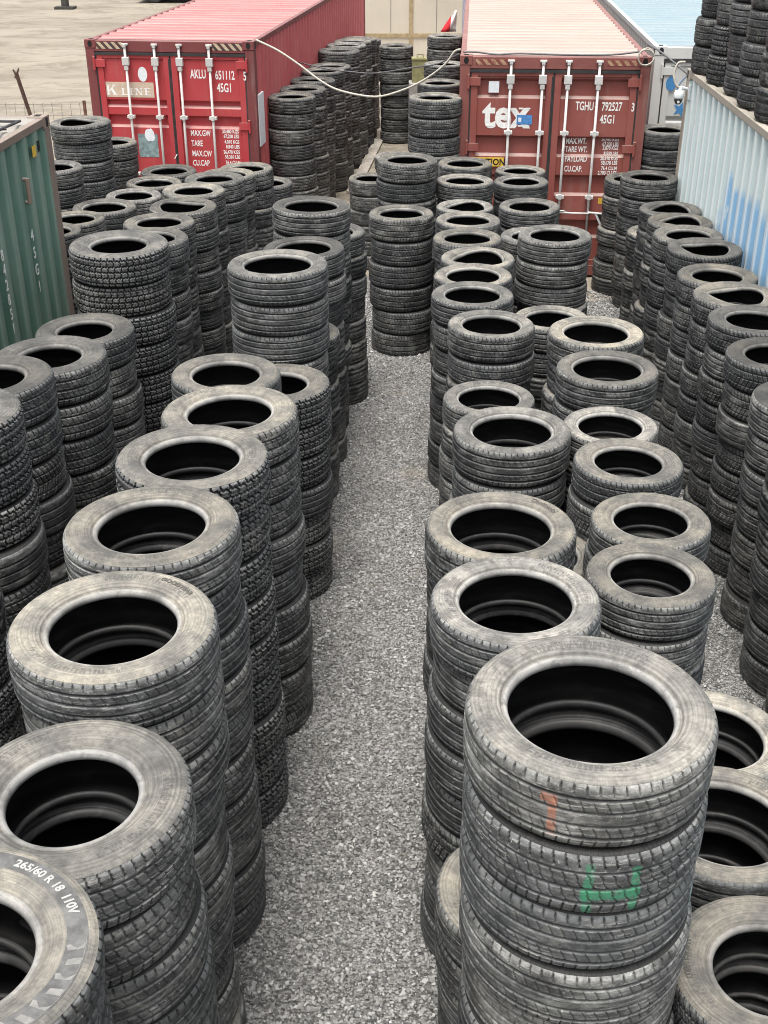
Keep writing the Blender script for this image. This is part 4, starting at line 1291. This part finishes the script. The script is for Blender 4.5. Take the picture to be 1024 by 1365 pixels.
def build_tyres():
    stuffV, stuffQ, stuffM, stuffL, stuffT, stuffG, base = [], [], [], [], [], [], 0
    low = {}
    count = 0
    for (key, x, y, h, D, n, wd, pat) in STACKS:
        rg = random.Random(key)
        zbase = h - n * wd
        jit = .009
        ax, ay = rg.uniform(-.004, .004), rg.uniform(-.004, .004)
        px, py = 0.0, 0.0
        vis = VIS.get(key) if VIS else list(range(n))
        kinds = pat.split('_')[0]
        for i in range(n):                      # i counts from the top
            z = h - (i + .5) * wd
            if i > 0:
                px += rg.gauss(0, .006) + ax; py += rg.gauss(0, .006) + ay
            dx, dy = px + rg.gauss(0, jit) * (i > 0), py + rg.gauss(0, jit) * (i > 0)
            Dk = D * (1 if i == 0 else rg.uniform(.972, 1.008))
            if key == "A7" and i >= 3: Dk *= 1.12; dx += .05
            if key == "C1" and i >= 3: Dk *= 1.03
            kd_ = pat
            if i > 0 and rg.random() < .30:
                kd_ = rg.choice(['rib', 'touring', 'rib', 'worn', 'sipe']) + '_' + pat.split('_')[1]
            if key == 'A5' or key == 'C4' and i < 4: kd_ = pat
            if key == 'G30': kd_ = 'rib_low' if i in (0,) else ('touring_low' if i == 1 else 'rib_low')
            rot = rg.uniform(0, 2 * PI)
            tl = (rg.gauss(0, .007), rg.gauss(0, .007))
            if key in TILT and i == 0: tl = TILT[key]
            if (key, i) in (("G30", 0), ("G30", 1), ("A1", 0), ("G26", 0), ("G33", 0), ("A3", 0), ("C1", 0)): rot = 0.0
            lab = SPECIAL.get((key, i))
            if not lab:
                lab = ("%s tyre, %s, %s" % (LOOK[kd_.split('_')[0]], "on top" if i == 0 else ORD[i] + " down", DESC[key]))
            own = i in vis
            loc, rot_, scl = place(key, x + dx, y + dy, z, Dk, wd * 1.012, rot, tl, kd_)
            if not own:
                if kd_ not in low:
                    low[kd_] = whole_arrays(kd_, 112, 20)
                v, q, mi, g = low[kd_]
                c, s_ = math.cos(rot), math.sin(rot)
                vv = v * np.array(scl)
                vv = np.stack([vv[:, 0] * c - vv[:, 1] * s_ + loc[0], vv[:, 0] * s_ + vv[:, 1] * c + loc[1], vv[:, 2] + loc[2]], -1)
                stuffV.append(vv); stuffQ.append(q + base); stuffM.append(mi); stuffL.append(v); stuffG.append(g)
                stuffT.append(np.full(len(v), rg.random())); base += len(v)
                continue
            count += 1
            if not VIS:
                o = bpy.data.objects.new("tyre", whole_mesh(kd_)); C.objects.link(o)
            else:
                o = bpy.data.objects.new("tyre", None); o.empty_display_size = .2; C.objects.link(o)
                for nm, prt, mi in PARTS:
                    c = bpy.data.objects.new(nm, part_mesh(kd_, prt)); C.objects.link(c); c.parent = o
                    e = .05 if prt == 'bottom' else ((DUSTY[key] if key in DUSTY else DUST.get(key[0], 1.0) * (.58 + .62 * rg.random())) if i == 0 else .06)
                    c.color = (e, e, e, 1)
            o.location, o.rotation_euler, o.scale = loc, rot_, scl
            tag(o, lab, "tyre", "used tyres stacked in rows")
            ZC[(key, i)] = (o, kd_)
    if stuffV:
        me = np_mesh("stacked_tyres", np.concatenate(stuffV), np.concatenate(stuffQ), MATS, np.concatenate(stuffM), lpos=np.concatenate(stuffL), trand=np.concatenate(stuffT), groove_=np.concatenate(stuffG))
        o = bpy.data.objects.new("stacked_tyres", me); C.objects.link(o)
        tag(o, "used tyres deep in the stacks, mostly hidden by those before them", kind="stuff")
    return count
DUST = {'H': .60, 'B': .75, 'C': .72, 'E': .7, 'I': .7}       # the G and A rows lie most open to the dusty track
DUSTY = {'G30': 1.2, 'G29': 1.05, 'G26': 1.1, 'A2': 1.15, 'A3': 1.15, 'A4': 1.1, 'A5': 1.15, 'A1': 1.1, 'G32': 1.05, 'G31': 1.0}
TILT = {"A1": (-.03, .10), "G33": (.0, -.06), "D1": (.02, -.02)}
N_TYRES = build_tyres()

# lettering bent round a sidewall, marks on treads
def sidewall_text(key, txt, size, th_mid, rmid, mat, sx=.9, off=.0015, inward=False, warp=0):
    o, kd_ = ZC[(key, 0)]
    if o.type != 'EMPTY': return
    rim = RIM[kd_.split('_')[1]]
    me = text_verts(txt, size, .0012, off, sx, 'CENTER')
    me.materials.append(mat)
    for v in me.vertices:
        a, b2, c = v.co
        if inward:                       # tops of the letters point to the centre
            th = th_mid + a / rmid; r = rmid + size * .35 - b2
        else:
            th = th_mid - a / rmid; r = rmid - size * .35 + b2
        v.co = (r * math.cos(th), r * math.sin(th), float(side_z(rim, np.array(r / TR))) * TW + .0012 + c)
    t = bpy.data.objects.new("sidewall_lettering", me); C.objects.link(t); t.parent = o
M_LETW = plain("white_moulded_letters", (.33, .33, .318), .7, var=.1, scale=40)
M_LETD = plain("dark_moulded_letters", (.09, .085, .075), .8, var=.2, scale=40)
sidewall_text("A1", "265/60 R 18  110V", .034, R(50), .287, M_LETW, .95, .0012)
sidewall_text("G26", "Continental", .036, R(38), .288, M_LETD, .95, .0012)
sidewall_text("G33", "WINGUARD", .034, R(170), .288, M_LETD, .95, .0012, True)
sidewall_text("A3", "GOODYEAR", .026, R(50), .292, M_LETD, 1.1, .001)
# raised lugs on the white-lettered tyre
o_, kd_ = ZC[("A1", 0)]
if o_.type == 'EMPTY':
    b_ = MB(); rim_ = RIM[kd_.split('_')[1]]
    for k in range(9):
        t0 = R(8 - k * 9); wv = R(5.2)
        pts = [(t0, .308), (t0 - wv * .8, .306), (t0 - wv * 1.25, .270 + .006 * (k % 2)), (t0 - wv * .55, .264 + .012 * (k % 2))]
        bi = len(b_.v)
        for dz in (0.0, .0022):
            for t, r in pts:
                b_.v.append((r * math.cos(t), r * math.sin(t), float(side_z(rim_, np.array(r / TR))) * TW + dz))
        b_.f += [(bi + 7, bi + 6, bi + 5, bi + 4)] + [(bi + i, bi + (i + 1) % 4, bi + 4 + (i + 1) % 4, bi + 4 + i) for i in range(4)]
    band_ = MB(); nb_ = 60; rs_ = (.262, .275, .29, .302, .3125)
    for k in range(nb_ + 1):
        for r in rs_:
            t = R(-75 + k * 3); band_.v.append((r * math.cos(t), r * math.sin(t), float(side_z(rim_, np.array(r / TR))) * TW + .0007))
    for k in range(nb_):
        for i in range(4):
            a = k * 5 + i; band_.f.append((a, a + 1, a + 6, a + 5))
    band_.obj("sidewall_band", plain("clean_rubber_band", (.115, .115, .112), .7, .3, var=.35, scale=22), o_, smooth=True)
    for k in range(20):
        for r in (.3078, .3095):
            t = R(12 - k * 5); b_.v.append((r * math.cos(t), r * math.sin(t), float(side_z(rim_, np.array(r / TR))) * TW + .0026))
    n0 = len(b_.v) - 40
    b_.f += [(n0 + 2 * k, n0 + 2 * k + 1, n0 + 2 * k + 3, n0 + 2 * k + 2) for k in range(19)]
    b_.obj("sidewall_pattern", plain("grey_moulded_lugs", (.20, .197, .185), .8, var=.2, scale=60), o_)
def own_tread(key, i, marks, dusty=.13):
    o, kd_ = ZC[(key, i)]
    for c in o.children:
        if c.name.startswith("tread"):
            c.data = c.data.copy(); c.data.materials.clear(); c.data.materials.append(tread_mat("marked_tread_rubber", marks, dusty))
OR, GN = (.40, .14, .07), (.04, .25, .13)
# angle of a point on the tread seen from the camera: -PI/2 faces the camera
own_tread("G30", 0, [(-2.02, -1.95, -.075, .05, OR, .55), (-2.09, -1.96, .035, .060, OR, .5)])
own_tread("G30", 1, [(-1.71, -1.64, -.10, .085, GN, .6), (-1.34, -1.27, -.10, .07, GN, .68), (-1.73, -1.26, -.040, -.006, GN, .7)])
own_tread("G30", 2, [(-1.12, -1.02, -.05, .05, (.25, .38, .38), .5)])
own_tread("G30", 3, [])
own_tread("G30", 4, [])
own_tread("A2", 0, [], .06)
own_tread("A4", 0, [], .06)
own_tread("G29", 0, [], .06)
own_tread("A3", 0, [(-3.02, -2.90, -.06, .04, (.20, .34, .38), .55)], .10)
if ("C1", 0) in ZC and ZC[("C1", 0)][0].type == 'EMPTY':
    o_, kd_ = ZC[("C1", 0)]
    me = text_verts("245", .055, .0008, .0015, .9, 'CENTER'); me.materials.append(M_WHITE)
    for v in me.vertices:
        a, b2, c = v.co
        th = -.95 + a / .352
        v.co = ((.3485 + c) * math.cos(th), (.3485 + c) * math.sin(th), .030 + b2)
    t = bpy.data.objects.new("chalk_mark", me); C.objects.link(t); t.parent = o_
